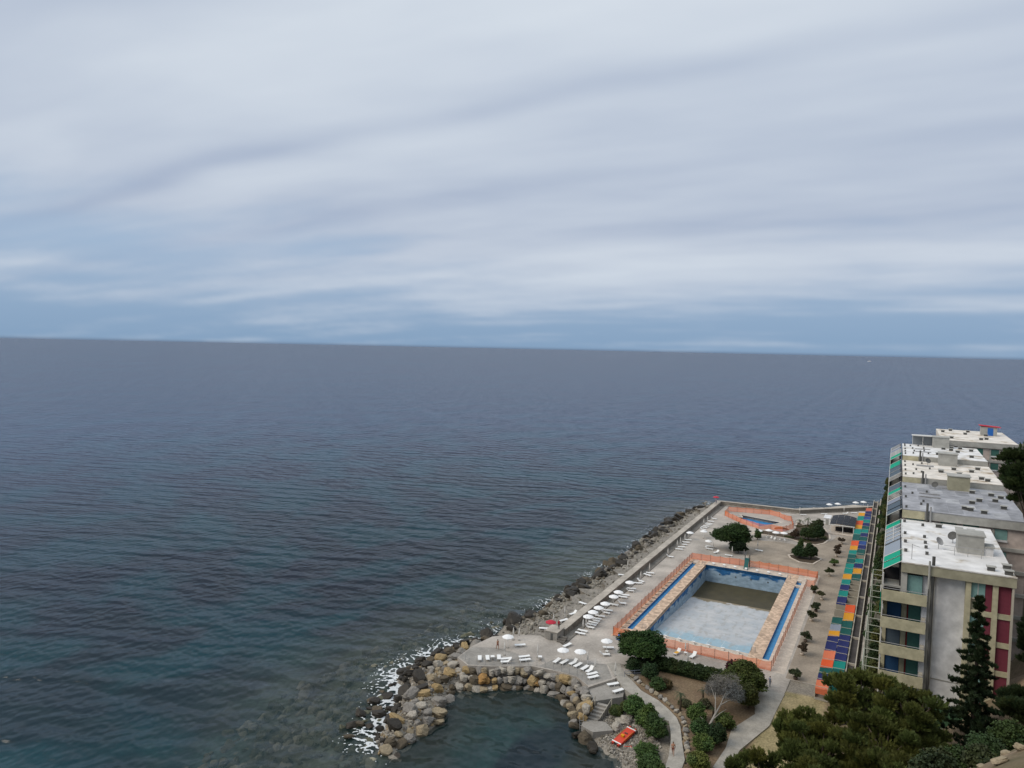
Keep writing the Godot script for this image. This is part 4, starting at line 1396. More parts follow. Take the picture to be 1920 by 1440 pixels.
func put_rock(at: Vector3, size: float, colour: String, label: String, group: String, squash := 1.0) -> MeshInstance3D:
	var o := mesh_of("boulder", rocks[rng.randi() % rocks.size()], M["stone_" + colour])
	o.transform = Transform3D(Basis.from_euler(Vector3(rng.randf_range(-0.5, 0.5), rng.randf() * TAU, rng.randf_range(-0.5, 0.5))) * Basis.from_scale(Vector3(size * rng.randf_range(0.85, 1.3), size * squash * rng.randf_range(0.75, 1.05), size * rng.randf_range(0.8, 1.15)) * 0.56), at)
	tag(o, label, "boulder", group)
	return o

func along(line: PackedVector2Array, t: float) -> Vector2:
	var total := 0.0
	for i in line.size() - 1:
		total += line[i].distance_to(line[i + 1])
	var want := t * total
	for i in line.size() - 1:
		var d := line[i].distance_to(line[i + 1])
		if want <= d:
			return line[i].lerp(line[i + 1], want / d)
		want -= d
	return line[line.size() - 1]

# number the rocks that look alike in their order along the shore
func count_off(list: Array, from: String):
	list.sort_custom(func(a, c): return a.position.z > c.position.z)
	var seen := {}
	for o in list:
		var l: String = o.get_meta("label")
		seen[l] = seen.get(l, 0) + 1
		o.set_meta("label", "%s, %s %s" % [l, nth(seen[l]), from])

func boulders():
	for k in 12:
		rocks.append(rock_mesh(100 + k, 0.85 if k % 3 else 0.65))
	var top := poly([-62.6, -100.6, -58.6, -102.0, -52.6, -105.4, -47.9, -106.1, -44.6, -105.9, -42.1, -104.0, -39.9, -100.6, -39.0, -98.4])
	var water := poly([-62.2, -97.6, -58.0, -99.4, -55.0, -102.0, -51.9, -103.9, -48.9, -104.4, -45.8, -103.4, -43.0, -101.2, -41.4, -98.4, -40.4, -96.6])
	var words := {"grey": "grey", "pale": "pale grey", "ochre": "ochre", "orange": "orange-brown", "tan": "tan", "wet": "dark wet", "brown": "brown"}
	var rows := ["upper", "middle", "lower"]
	for row in 3:
		var n := 27
		for k in n:
			var t := (k + 0.5 + rng.randf_range(-0.2, 0.2)) / n
			var p := along(top, t).lerp(along(water, t), [0.02, 0.45, 0.92][row])
			var pick := ["grey", "grey", "pale", "pale", "tan", "ochre", "grey", "tan", "brown", "pale", "grey"]
			var c: String = pick[rng.randi() % pick.size()]
			if row == 2 and rng.randf() < 0.3:
				c = "brown"
			if row == 1 and k in [3, 4, 12]:
				c = "orange"
			if row == 0 and k == 16:
				c = "ochre"
			var size := rng.randf_range(1.35, 2.0) + (0.6 if (row == 0 and k == 16 or row == 1 and k == 3) else 0.0)
			put_rock(Vector3(p.x + rng.randf_range(-0.2, 0.2), [2.35, 1.35, 0.25][row] + rng.randf_range(-0.25, 0.25), p.y), size, c, "%s armour stone, %s row of the cove face, %s from the breakwater" % [words[c], rows[row], nth(k + 1)], "armour stones lining the cove")
	# mound of the breakwater and its tip
	var flank := []
	var shore := []
	var mound := poly([-72.6, -110, -74, -97, -69.4, -91.5, -68.6, -87.5, -66.5, -84, -64.6, -79, -61.6, -76.6, -59.6, -78, -59.2, -84, -58.2, -88, -60.6, -93, -62.2, -97.5, -62.4, -100.3, -65.6, -102.4, -66.0, -109, -63.5, -114.6, -67.0, -119.2, -70.5, -116.4])
	var placed := []
	var tries := 0
	while placed.size() < 112 and tries < 9000:
		tries += 1
		var p := Vector2(rng.randf_range(-75, -57.5), rng.randf_range(-120, -76))
		if not Geometry2D.is_point_in_polygon(p, mound):
			continue
		var size := rng.randf_range(1.0, 1.75) if placed.size() > 45 else rng.randf_range(1.8, 2.7)
		var ok := true
		for q in placed:
			if p.distance_to(q[0]) < (size + q[1]) * 0.40:
				ok = false
				break
		if not ok:
			continue
		placed.append([p, size])
		var s := inside_by(p, land)
		var outer := dist_to(p, land.slice(15, 29), false) < (4.6 if p.y < -92.0 else 2.6)
		var c := "grey"
		var roll := rng.randf()
		if outer:
			c = "wet" if roll < 0.72 else ("ochre" if roll < 0.82 else "brown")
		elif s < 1.0:
			c = "brown" if roll < 0.4 else ("tan" if roll < 0.7 else "grey")
		else:
			c = "grey" if roll < 0.42 else ("pale" if roll < 0.62 else ("tan" if roll < 0.8 else ("ochre" if roll < 0.9 else "brown")))
		var where := "seaward flank" if outer else ("tip" if p.y > -90.0 else "crown")
		flank.append(put_rock(Vector3(p.x, ground(p.x, p.y) + size * 0.12 + 0.1, p.y), size, c, "%s %s boulder on the %s of the breakwater" % ["big" if size > 1.75 else "small", words[c], where], "boulders on the %s of the breakwater" % where))
	for k in 16:
		var p := Vector2(lerpf(-69.5, -65.6, k / 15.0) - rng.randf_range(0.2, 4.2), lerpf(-95.0, -79.0, k / 15.0) + rng.randf_range(-1, 1))
		put_rock(Vector3(p.x, rng.randf_range(-0.25, 0.15), p.y), rng.randf_range(1.3, 2.4), "wet" if k % 3 else "brown", "%s low boulder awash off the breakwater, %s from the terrace" % ["dark wet" if k % 3 else "brown", nth(k + 1)], "boulders awash off the breakwater", 0.7)
	# the rough shore below the sea wall
	placed = []
	tries = 0
	while placed.size() < 96 and tries < 9000:
		tries += 1
		var z := rng.randf_range(-264.0, -119.0)
		var p := Vector2(rng.randf_range(-70.5, -58.5), z)
		var s := inside_by(p, land)
		if s < -1.0 or s > 4.6:
			continue
		var size := rng.randf_range(1.3, 2.4) if placed.size() > 26 else rng.randf_range(2.6, 3.9)
		var ok := true
		for q in placed:
			if p.distance_to(q[0]) < (size + q[1]) * 0.42:
				ok = false
				break
		if not ok:
			continue
		placed.append([p, size])
		var roll := rng.randf()
		var c := "wet" if roll < 0.74 else ("brown" if roll < 0.93 else "grey")
		var big := "huge" if size > 2.6 else ("big" if size > 1.9 else "small")
		shore.append(put_rock(Vector3(p.x, ground(p.x, p.y) + size * 0.08, p.y), size, c, "%s %s boulder %s below the sea wall" % [big, words[c], "in the surf" if s < 1.2 else "up the shore"], "boulders below the sea wall"))
	count_off(flank, "from the tip")
	count_off(shore, "from the pier")
	# a few more by the bathing steps and the far ledge
	for q in [[-37.8, 0.2, -94.6, 2.6, "brown"], [-36.0, 0.1, -93.2, 2.2, "wet"], [-39.2, 0.1, -95.2, 1.9, "wet"], [-34.6, 0.9, -99.0, 2.0, "pale"], [-33.6, 1.4, -100.6, 2.4, "pale"], [-35.6, 0.3, -92.2, 1.2, "wet"]]:
		put_rock(Vector3(q[0], q[1], q[2]), q[3], q[4], "%s %s boulder at the water's edge below the bathing steps" % ["huge" if q[3] > 2.4 else ("big" if q[3] > 2.1 else ("middling" if q[3] > 1.5 else "small")), words[q[4]]], "%s boulders by the bathing steps" % words[q[4]])
	for q in [[-22.0, 1.6, -273.0, 3.6, "wet"], [-24.5, 1.6, -271.5, 3.0, "pale"], [-27.5, 1.4, -269.0, 2.4, "pale"]]:
		put_rock(Vector3(q[0], q[1], q[2]), q[3], q[4], "%s %s boulder rising behind the far harbour wall" % ["big" if q[3] > 2.6 else "smaller", words[q[4]]], "%s boulders behind the harbour wall" % words[q[4]])
	for q in [[7.4, -58.4, 1.3], [8.8, -60.2, 0.9], [9.6, -58.0, 1.5], [6.6, -60.6, 0.7], [8.2, -62.4, 0.8], [10.4, -61.6, 1.1]]:
		put_rock(Vector3(q[0], ground(q[0], q[1]) + 0.1, q[1]), q[2], "tan", "tan rock on the bare bank at the landward bottom corner, %s from the pines" % nth([6.6, 7.4, 8.2, 8.8, 9.6, 10.4].find(q[0]) + 1), "rocks on the bare bank", 0.8)
	# stones set along the garden edge of the path
	var edge := poly([-38.0, -112.2, -34.6, -109.2, -29.7, -105.8, -26.2, -102.3, -25.0, -99.9, -23.7, -95.7, -22.4, -91.8])
	for k in 24:
		var p := along(edge, (k + 0.5) / 24.0)
		put_rock(Vector3(p.x + 0.35, 3.2, p.y - 0.25), rng.randf_range(0.7, 1.2), ["pale", "tan", "grey"][k % 3], "%s edging stone along the garden side of the path, %s from the terrace" % [["pale grey", "tan", "grey"][k % 3], nth(k + 1)], "edging stones along the path", 0.9)
	# loose rubble too small to pick out
	rubble("breakwater_rubble", "loose grey rubble over the top of the breakwater", mound, 2600, 0.12, 0.45, [Color(0.22, 0.2, 0.175), Color(0.32, 0.29, 0.24), Color(0.14, 0.12, 0.09), Color(0.28, 0.21, 0.12)], 0.05)
	rubble("beach_shingle", "grey shingle and stones on the small beach by the red boat", poly([-35.8, -94.6, -38.5, -98.8, -35.8, -104.0, -31.0, -102.5, -28.0, -100.0, -27.0, -96.0, -27.0, -86, -31.8, -87, -32, -92.5]), 2600, 0.08, 0.32, [Color(0.25, 0.23, 0.2), Color(0.36, 0.33, 0.28), Color(0.17, 0.15, 0.12)], 0.04)
	rubble("ledge_rubble", "weathered stones over the rough ledge below the sea wall", poly([-66, -262, -66, -119.5, -55, -119.5, -55, -262]), 2600, 0.15, 0.6, [Color(0.19, 0.175, 0.145), Color(0.27, 0.25, 0.21), Color(0.11, 0.095, 0.07)], 0.05)
	rubble("drowned_stones", "pale stones under shallow water round the breakwater", poly([-84, -140, -90, -76, -82, -58, -60, -60, -57, -76, -60, -84, -66, -84, -74, -98, -68, -130]), 1000, 0.5, 1.7, [Color(0.13, 0.13, 0.09), Color(0.09, 0.09, 0.06), Color(0.2, 0.19, 0.14)], 0.1, true)

func rubble(n: String, label: String, zone: PackedVector2Array, count: int, lo: float, hi: float, cols: Array, lift: float, drowned := false):
	var mm := MultiMesh.new()
	mm.transform_format = MultiMesh.TRANSFORM_3D
	mm.use_colors = true
	mm.mesh = rock_mesh(333, 0.7)
	var xf := []
	var cc := []
	var box := Rect2(zone[0], Vector2.ZERO)
	for p in zone:
		box = box.expand(p)
	var tries := 0
	while xf.size() < count and tries < count * 8:
		tries += 1
		var p := Vector2(rng.randf_range(box.position.x, box.end.x), rng.randf_range(box.position.y, box.end.y))
		if not Geometry2D.is_point_in_polygon(p, zone):
			continue
		var g := ground(p.x, p.y)
		if n == "ledge_rubble" and p.x > -60.0:
			g = maxf(g, 2.15)
			if rng.randf() < 0.8:
				continue
		if drowned and (g > -0.5 or g < -4.5) or not drowned and g < -0.2:
			continue
		var s := lerpf(lo, hi, pow(rng.randf(), 2.2))
		xf.append(Transform3D(Basis.from_euler(Vector3(rng.randf() * 6, rng.randf() * 6, rng.randf() * 6)) * Basis.from_scale(Vector3(s, s * 0.75, s * 0.85)), Vector3(p.x, g + lift - (0.25 if drowned else 0.0), p.y)))
		var c: Color = cols[rng.randi() % cols.size()]
		cc.append(c * rng.randf_range(0.75, 1.2))
	mm.instance_count = xf.size()
	for i in xf.size():
		mm.set_instance_transform(i, xf[i])
		mm.set_instance_color(i, cc[i])
	var o := MultiMeshInstance3D.new()
	o.name = called(n)
	o.multimesh = mm
	o.material_override = M.rubble
	add_child(o)
	o.set_meta("kind", "stuff")
	tag(o, label, "stones")

# ---------------------------------------------------------------- plants
var clumps := {}

func clump(kind: String) -> ArrayMesh:
	if clumps.has(kind):
		return clumps[kind]
	var r := RandomNumberGenerator.new()
	r.seed = kind.hash()
	var st := new_st()
	var leaves := 16
	for k in leaves:
		var c := Vector3(r.randf_range(-1, 1), r.randf_range(-0.8, 0.9), r.randf_range(-1, 1)) * 0.8
		var d := Vector3(r.randf_range(-1, 1), r.randf_range(-0.3, 1.0), r.randf_range(-1, 1)).normalized()
		var s := d.cross(Vector3(r.randf_range(-1, 1), r.randf_range(-1, 1), r.randf_range(-1, 1))).normalized()
		var ln := 0.75
		var wd := 0.30
		if kind == "needle":
			ln = 0.95
			wd = 0.12
			d = (d + c * 0.8 + Vector3(0, 0.25, 0)).normalized()
			c *= 0.45
		elif kind == "twig":
			ln = 1.1
			wd = 0.035
		var a := c - d * ln * 0.5
		var b := c + d * ln * 0.5
		st.add_vertex(a); st.add_vertex(c + s * wd); st.add_vertex(b)
		st.add_vertex(a); st.add_vertex(b); st.add_vertex(c - s * wd)
		if kind == "needle":
			var s2 := d.cross(s)
			st.add_vertex(a); st.add_vertex(c + s2 * wd); st.add_vertex(b)
	clumps[kind] = done(st)
	return clumps[kind]

# lobes: [centre, radii, count]; leaf clumps thick near each lobe's skin
func crown(parent: Node3D, n: String, lobes: Array, kind: String, size: float, base: Color, spread := 0.35, inner := 0.55) -> MultiMeshInstance3D:
	var mm := MultiMesh.new()
	mm.transform_format = MultiMesh.TRANSFORM_3D
	mm.use_colors = true
	mm.mesh = clump(kind)
	var total := 0
	for l in lobes:
		total += l[2]
	mm.instance_count = total
	var i := 0
	for l in lobes:
		var tint := rng.randf_range(0.8, 1.2)
		var warm := rng.randf_range(-0.12, 0.16)
		for k in l[2]:
			var d := Vector3(rng.randfn(), rng.randfn(), rng.randfn()).normalized()
			if d.y < -0.35:
				d.y *= 0.4
			var rr := lerpf(inner, 1.0, sqrt(rng.randf()))
			var p: Vector3 = l[0] + d * l[1] * rr * (1.0 + nz2.get_noise_3d(d.x * 2.3 + l[0].x, d.y * 2.3, d.z * 2.3 + l[0].z) * spread)
			var s := size * rng.randf_range(0.6, 1.3)
			var turn := Basis.from_euler(Vector3(rng.randf_range(-0.5, 0.5), rng.randf() * TAU, rng.randf_range(-0.5, 0.5)))
			if kind == "needle":
				# tufts stand out from the branch and reach upwards
				var yy := (d * 0.8 + Vector3(0, 0.75, 0)).normalized()
				var xx := yy.cross(Vector3(rng.randfn(), rng.randfn(), rng.randfn())).normalized()
				turn = Basis(xx * 0.7, yy * 1.5, xx.cross(yy) * 0.7)
			mm.set_instance_transform(i, Transform3D(turn * Basis.from_scale(Vector3(s, s, s)), p))
			var v := tint * rng.randf_range(0.7, 1.3)
			mm.set_instance_color(i, Color(base.r * v * (1.0 + warm), base.g * v, base.b * v * (1.0 - warm)))
			i += 1
	var o := MultiMeshInstance3D.new()
	o.name = n
	o.multimesh = mm
	o.material_override = M.leaf
	o.set_meta("kind", "stuff")
	parent.add_child(o, true)
	return o

func trunk(parent: Node3D, pts: Array, radii: Array, mat: Material, limbs := []) -> MeshInstance3D:
	var st := new_st()
	st.set_smooth_group(0)
	st_tube(st, pts, radii, 7)
	for l in limbs:
		st_tube(st, [l[0], l[0].lerp(l[1], 0.5) + Vector3(0, 0.15, 0), l[1]], [l[2], l[2] * 0.7, l[2] * 0.3], 5)
	return mesh_of("trunk", done(st), mat, parent)

func lobed(c: Vector3, r: Vector3, n: int, count: int, flat := 0.7) -> Array:
	var out := []
	for k in n:
		var d := Vector3(rng.randfn(), rng.randfn() * flat, rng.randfn()).normalized()
		d.y = maxf(d.y, -0.25)
		var s := rng.randf_range(0.38, 0.58)
		out.append([c + d * r * rng.randf_range(0.5, 0.85), r * s, count / n])
	return out

func bush(n: String, label: String, at: Vector3, r: Vector3, col: Color, count := 500, size := 0.32, group := "", lobes := 6, category := "bush") -> Node3D:
	var t := thing(n, label, category, at, 0.0, group)
	var stem := []
	for k in 3:
		stem.append([Vector3(0, 0.1, 0), Vector3(rng.randf_range(-0.5, 0.5) * r.x, r.y * 0.9, rng.randf_range(-0.5, 0.5) * r.z), 0.06])
	trunk(t, [Vector3(0, -0.3, 0), Vector3(0, r.y * 0.6, 0)], [0.1, 0.05], M.bark, stem)
	var ls := lobed(Vector3(0, r.y * 0.75, 0), r * Vector3(0.75, 0.8, 0.75), lobes, count)
	ls.append([Vector3(0, r.y * 0.7, 0), r * Vector3(0.72, 0.72, 0.72), count / 2])
	crown(t, "crown", ls, "leaf", size, col)
	return t

func pine(label: String, x: float, z: float, top: float, r: float, col: Color, count := 2600, group := "", depth := 0.85) -> Node3D:
	var g := ground(x, z)
	var t := thing("pine_tree", label, "pine", Vector3(x, g, z), 0.0, group)
	var h := top - g
	var lean := Vector3(rng.randf_range(-0.6, 0.6), 0, rng.randf_range(-0.6, 0.6))
	var limbs := []
	var lobes := []
	var n := 34
	count = int(count * 1.4)
	var cr := Vector3(r, minf(h * depth * 0.5, r * 1.5), r)
	var cc := Vector3(0, h - cr.y * 0.95, 0) + lean
	for k in n:
		var a := TAU * k * 0.618
		var up := rng.randf_range(-0.85, 0.9)
		var d := Vector3(cos(a) * sqrt(1.0 - up * up * 0.8), up, sin(a) * sqrt(1.0 - up * up * 0.8))
		var c := cc + d * cr * rng.randf_range(0.62, 0.86)
		lobes.append([c, Vector3(r * rng.randf_range(0.2, 0.34), r * rng.randf_range(0.1, 0.17), r * rng.randf_range(0.2, 0.34)), count / n])
		limbs.append([Vector3(0, h * 0.35, 0).lerp(cc, rng.randf_range(0.2, 0.9)), c, 0.12])
	lobes.append([cc - Vector3(0, cr.y * 0.1, 0), cr * 0.55, count / 9])
	if depth < 0.5:
		lobes.append([cc, cr * 0.82, count / 2])
	trunk(t, [Vector3(0, -0.5, 0), Vector3(0, h * 0.4, 0) + lean * 0.4, cc], [0.34, 0.26, 0.12], M.bark, limbs)
	crown(t, "crown", lobes, "needle", 0.36, col, 0.3, 0.35)
	return t

func palm(n: String, label: String, at: Vector3, h: float, fronds: int, ln: float, col: Color):
	var t := thing(n, label, "palm", at)
	trunk(t, [Vector3(0, -0.3, 0), Vector3(0.05, h * 0.5, 0), Vector3(0, h, 0)], [0.2, 0.16, 0.14], M.palm_trunk)
	var leafm := mk("frond_%s" % label.hash(), col.r, col.g, col.b, 0.7)
	for k in fronds:
		var st := new_st()
		var a := TAU * k * 0.382 + rng.randf() * 0.3
		var rise := rng.randf_range(0.1, 1.1)
		var dir := Vector3(cos(a), 0, sin(a))
		var side := Vector3(-sin(a), 0, cos(a))
		var prev := Vector3(0, h, 0)
		for s in 5:
			var f := (s + 1) / 5.0
			var p := Vector3(0, h, 0) + dir * ln * f + Vector3(0, ln * (rise * f - 1.15 * f * f), 0)
			var w0 := 0.22 * ln * sin(PI * minf(1.0, s / 5.0 * 0.9 + 0.1))
			var w1 := 0.22 * ln * sin(PI * minf(1.0, f * 0.9 + 0.1))
			for sd in [-1.0, 1.0]:
				for q in 3:
					var m0 := prev.lerp(p, q / 3.0)
					var m1 := prev.lerp(p, (q + 0.6) / 3.0)
					var tip: Vector3 = m1 + side * sd * lerpf(w0, w1, q / 3.0) + dir * 0.12 * ln + Vector3(0, -0.06 * ln, 0)
					st.add_vertex(m0); st.add_vertex(m1); st.add_vertex(tip)
			prev = p
		mesh_of("frond", done(st), leafm, t)
	return t

func vegetation():
	var dark := Color(0.022, 0.043, 0.013)
	var mid := Color(0.042, 0.075, 0.02)
	var fresh := Color(0.062, 0.105, 0.026)
	var olive := Color(0.072, 0.082, 0.024)
	var pinec := Color(0.086, 0.102, 0.024)
	# round evergreen on the deck corner
	var t := thing("evergreen_tree", "round dense evergreen tree at the seaward corner of the pool", "tree", Vector3(-36.8, DECK - 0.1, -116.6))
	trunk(t, [Vector3(0, -0.2, 0), Vector3(0.1, 1.6, 0), Vector3(0, 3.0, 0)], [0.28, 0.22, 0.12], M.bark, [[Vector3(0, 0.6, 0), Vector3(-1.8, 2.6, 0.4), 0.13], [Vector3(0, 0.5, 0), Vector3(1.7, 2.5, 0.5), 0.13], [Vector3(0, 0.8, 0), Vector3(0.3, 2.7, 1.6), 0.12], [Vector3(0, 0.7, 0), Vector3(-0.6, 2.6, 1.2), 0.1]])
	var lb := lobed(Vector3(0, 3.3, 0), Vector3(3.6, 2.5, 3.2), 18, 3200)
	lb.append([Vector3(0, 3.0, 0), Vector3(3.3, 1.7, 3.0), 1200])
	crown(t, "crown", lb, "leaf", 0.30, Color(0.028, 0.062, 0.014))
	# big spreading tree between the pools
	t = thing("spreading_tree", "big spreading evergreen tree between the two pools", "tree", Vector3(-37.6, DECK, -198.6))
	trunk(t, [Vector3(0, -0.2, 0), Vector3(0.2, 2.0, 0), Vector3(0, 4.2, 0)], [0.4, 0.32, 0.15], M.bark, [[Vector3(0, 1.4, 0), Vector3(-3.0, 3.6, 0), 0.18], [Vector3(0, 1.6, 0), Vector3(2.4, 3.8, 0.3), 0.18], [Vector3(0, 2.0, 0), Vector3(0.4, 4.4, 2.0), 0.15]])
	lb = lobed(Vector3(-0.4, 4.2, 0), Vector3(4.6, 3.2, 3.8), 22, 4000)
	lb.append([Vector3(-0.3, 4.2, 0), Vector3(4.0, 2.0, 3.2), 1200])
	lb.append([Vector3(2.2, 5.6, -1.5), Vector3(1.3, 1.2, 1.2), 220])
	crown(t, "crown", lb, "leaf", 0.34, Color(0.027, 0.055, 0.015))
	bush("clipped_bush", "dark low bush under the big spreading tree", Vector3(-35.6, DECK, -196.0), Vector3(3.0, 2.3, 2.4), Color(0.012, 0.024, 0.009), 1400, 0.3)
	bush("planted_bush", "small upright bush behind the big spreading tree", Vector3(-36.4, DECK, -211.0), Vector3(1.2, 2.0, 1.2), mid, 300)
	bush("planted_bush", "low bush beside the rear fence gate", Vector3(-33.6, DECK, -213.5), Vector3(1.1, 1.7, 1.1), mid, 300)
	# planted island and bed
	var isl := poly([-23.8, -201.6, -23.0, -199.0, -20.3, -196.0, -16.8, -196.1, -15.2, -202.3, -17.2, -204.6, -21, -205])
	var io := thing("planting_island", "kidney shaped planting island in the sandy yard", "flower bed")
	mesh_of("kerb", slab(isl, DECK - 0.05, DECK + 0.14), M.pale_coping, io)
	mesh_of("soil", slab(Geometry2D.offset_polygon(isl, -0.45)[0], DECK, DECK + 0.17), M.palm_trunk, io)
	bush("island_shrub", "wide dark clipped shrub on the planting island", Vector3(-20.6, DECK + 0.1, -200.0), Vector3(2.4, 2.1, 2.2), dark, 1100, 0.28)
	bush("island_shrub", "taller dark shrub on the landward half of the planting island", Vector3(-17.9, DECK + 0.1, -200.6), Vector3(1.9, 2.5, 1.9), dark, 900, 0.28)
	bush("island_shrub", "upright leafy shrub sprouting behind the clipped one on the island", Vector3(-20.8, DECK + 0.1, -202.4), Vector3(1.0, 3.1, 1.0), mid, 350, 0.26)
	var bed := poly([-36.3, -219.4, -33.6, -220.3, -26, -219.4, -21, -216.6, -18.1, -216.3, -16.1, -219.6, -15, -226, -15.6, -232, -18.3, -241, -24, -240.6, -26.6, -245, -26.2, -235, -25.4, -227.6, -29.4, -226.3, -35.6, -225.4])
	var bo := thing("planting_bed", "long planting bed with pale kerb between the yard and the small pools", "flower bed")
	mesh_of("kerb", slab(bed, DECK - 0.05, DECK + 0.12), M.pale_coping, bo)
	mesh_of("soil", slab(Geometry2D.offset_polygon(bed, -0.55)[0], DECK, DECK + 0.15), M.palm_trunk, bo)
	var bc_ := thing("ground_cover", "low green ground cover over the planting bed", "plants")
	bc_.set_meta("kind", "stuff")
	var gl := []
	for k in 60:
		var p := Vector2(rng.randf_range(-36, -15.5), rng.randf_range(-244, -217))
		if inside_by(p, bed) > 0.8:
			gl.append([Vector3(p.x, DECK + 0.2, p.y), Vector3(1.2, 0.12, 1.2), 26])
	crown(bc_, "leaves", gl, "leaf", 0.24, Color(0.05, 0.065, 0.02))
	bush("bed_shrub", "big dark clipped shrub in the planting bed", Vector3(-20.6, DECK + 0.1, -220.6), Vector3(2.7, 2.6, 2.3), dark, 1300, 0.3)
	bush("bed_shrub", "rounder dark shrub behind the big clipped one in the bed", Vector3(-18.2, DECK + 0.1, -223.0), Vector3(1.9, 2.6, 1.9), dark, 900, 0.3)
	bush("bed_shrub", "loose olive bush at the kiosk end of the bed", Vector3(-19.4, DECK + 0.1, -230.2), Vector3(2.4, 2.9, 2.2), Color(0.045, 0.055, 0.022), 900, 0.3)
	bush("bed_shrub", "brownish withered shrub at the seaward end of the dark shrubs", Vector3(-24.2, DECK + 0.1, -221.0), Vector3(1.4, 1.7, 1.2), Color(0.06, 0.04, 0.025), 400, 0.28)
	palm("fan_palm", "slender palm with a mop of fronds in the planting bed", Vector3(-22.6, DECK, -238.4), 2.6, 15, 1.5, Color(0.045, 0.07, 0.025))
	palm("fan_palm", "short bushy palm beside the slender one in the bed", Vector3(-25.3, DECK, -241.6), 1.2, 13, 1.3, Color(0.05, 0.075, 0.028))
	# row of young trees across the yard
	var row := [[-12.7, -124.6, 2.3, "mid"], [-12.9, -135.5, 2.5, "brown"], [-13.0, -142.0, 2.2, "mid"], [-13.2, -154.0, 2.4, "mid"], [-12.9, -160.3, 2.3, "mid"], [-12.5, -168.7, 2.6, "olive"], [-14.4, -172.6, 2.0, "mid"], [-12.5, -188.1, 2.4, "mid"], [-12.1, -198.0, 2.1, "fresh"], [-12.2, -207.2, 2.5, "brown"], [-12.3, -212.7, 2.3, "brown"], [-11.9, -222.1, 2.2, "brown"]]
	for i in row.size():
		var q: Array = row[i]
		var c: Color = {"mid": Color(0.038, 0.05, 0.02), "brown": Color(0.065, 0.045, 0.028), "olive": Color(0.065, 0.068, 0.03), "fresh": fresh}[q[3]]
		var y := thing("young_tree", "%s young tree in a pot, %s in the row from the pines" % [{"mid": "green", "brown": "brownish", "olive": "olive green", "fresh": "pale green"}[q[3]], nth(i + 1)], "tree", Vector3(q[0], DECK, q[1]), rng.randf() * TAU, "young trees in a row across the yard")
		trunk(y, [Vector3(0, 0, 0), Vector3(0.05, 0.8, 0), Vector3(0, 1.6, 0)], [0.06, 0.05, 0.03], M.bark, [[Vector3(0, 0.7, 0), Vector3(0.4, 1.5, 0.1), 0.03], [Vector3(0, 0.8, 0), Vector3(-0.35, 1.6, 0.2), 0.03]])
		mesh_of("pot", lathe([[0.0, 0.0], [0.28, 0.0], [0.36, 0.42], [0.30, 0.42], [0.28, 0.34], [0.0, 0.34]], 12), M.pale_coping if i % 2 else M.bark, y)
		crown(y, "crown", lobed(Vector3(0, q[2] * 0.52, 0), Vector3(0.9, 0.85, 0.9), 7, 260), "leaf", 0.2, c)
	# hedge and the garden inside it
	var hd := thing("hedge", "long clipped hedge between the garden and the pool deck", "hedge", Vector3(-29.0, 3.0, -116.6), 0.02)
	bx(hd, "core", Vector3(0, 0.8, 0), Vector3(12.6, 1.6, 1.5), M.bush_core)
	var hl := []
	for k in 26:
		hl.append([Vector3(-6.4 + k * 0.51, 1.05 + rng.randf_range(-0.1, 0.15), 0), Vector3(0.7, 1.15, 1.25), 110])
	crown(hd, "foliage", hl, "leaf", 0.24, Color(0.032, 0.052, 0.014), 0.25, 0.8)
	bush("thicket", "broad olive green thicket at the landward end of the hedge", Vector3(-19.2, 3.0, -114.6), Vector3(4.0, 3.2, 4.2), Color(0.052, 0.068, 0.015), 3000, 0.3, "", 14)
	bush("thicket", "olive thicket bordering the service path below the broad one", Vector3(-17.8, 3.0, -110.6), Vector3(1.9, 2.5, 2.2), Color(0.05, 0.06, 0.015), 900, 0.3, "", 8)
	bush("red_shrub", "dark red leaved shrub by the white parasol at the hedge end", Vector3(-21.6, 3.0, -118.4), Vector3(1.6, 2.4, 1.0), Color(0.06, 0.016, 0.018), 500, 0.26)
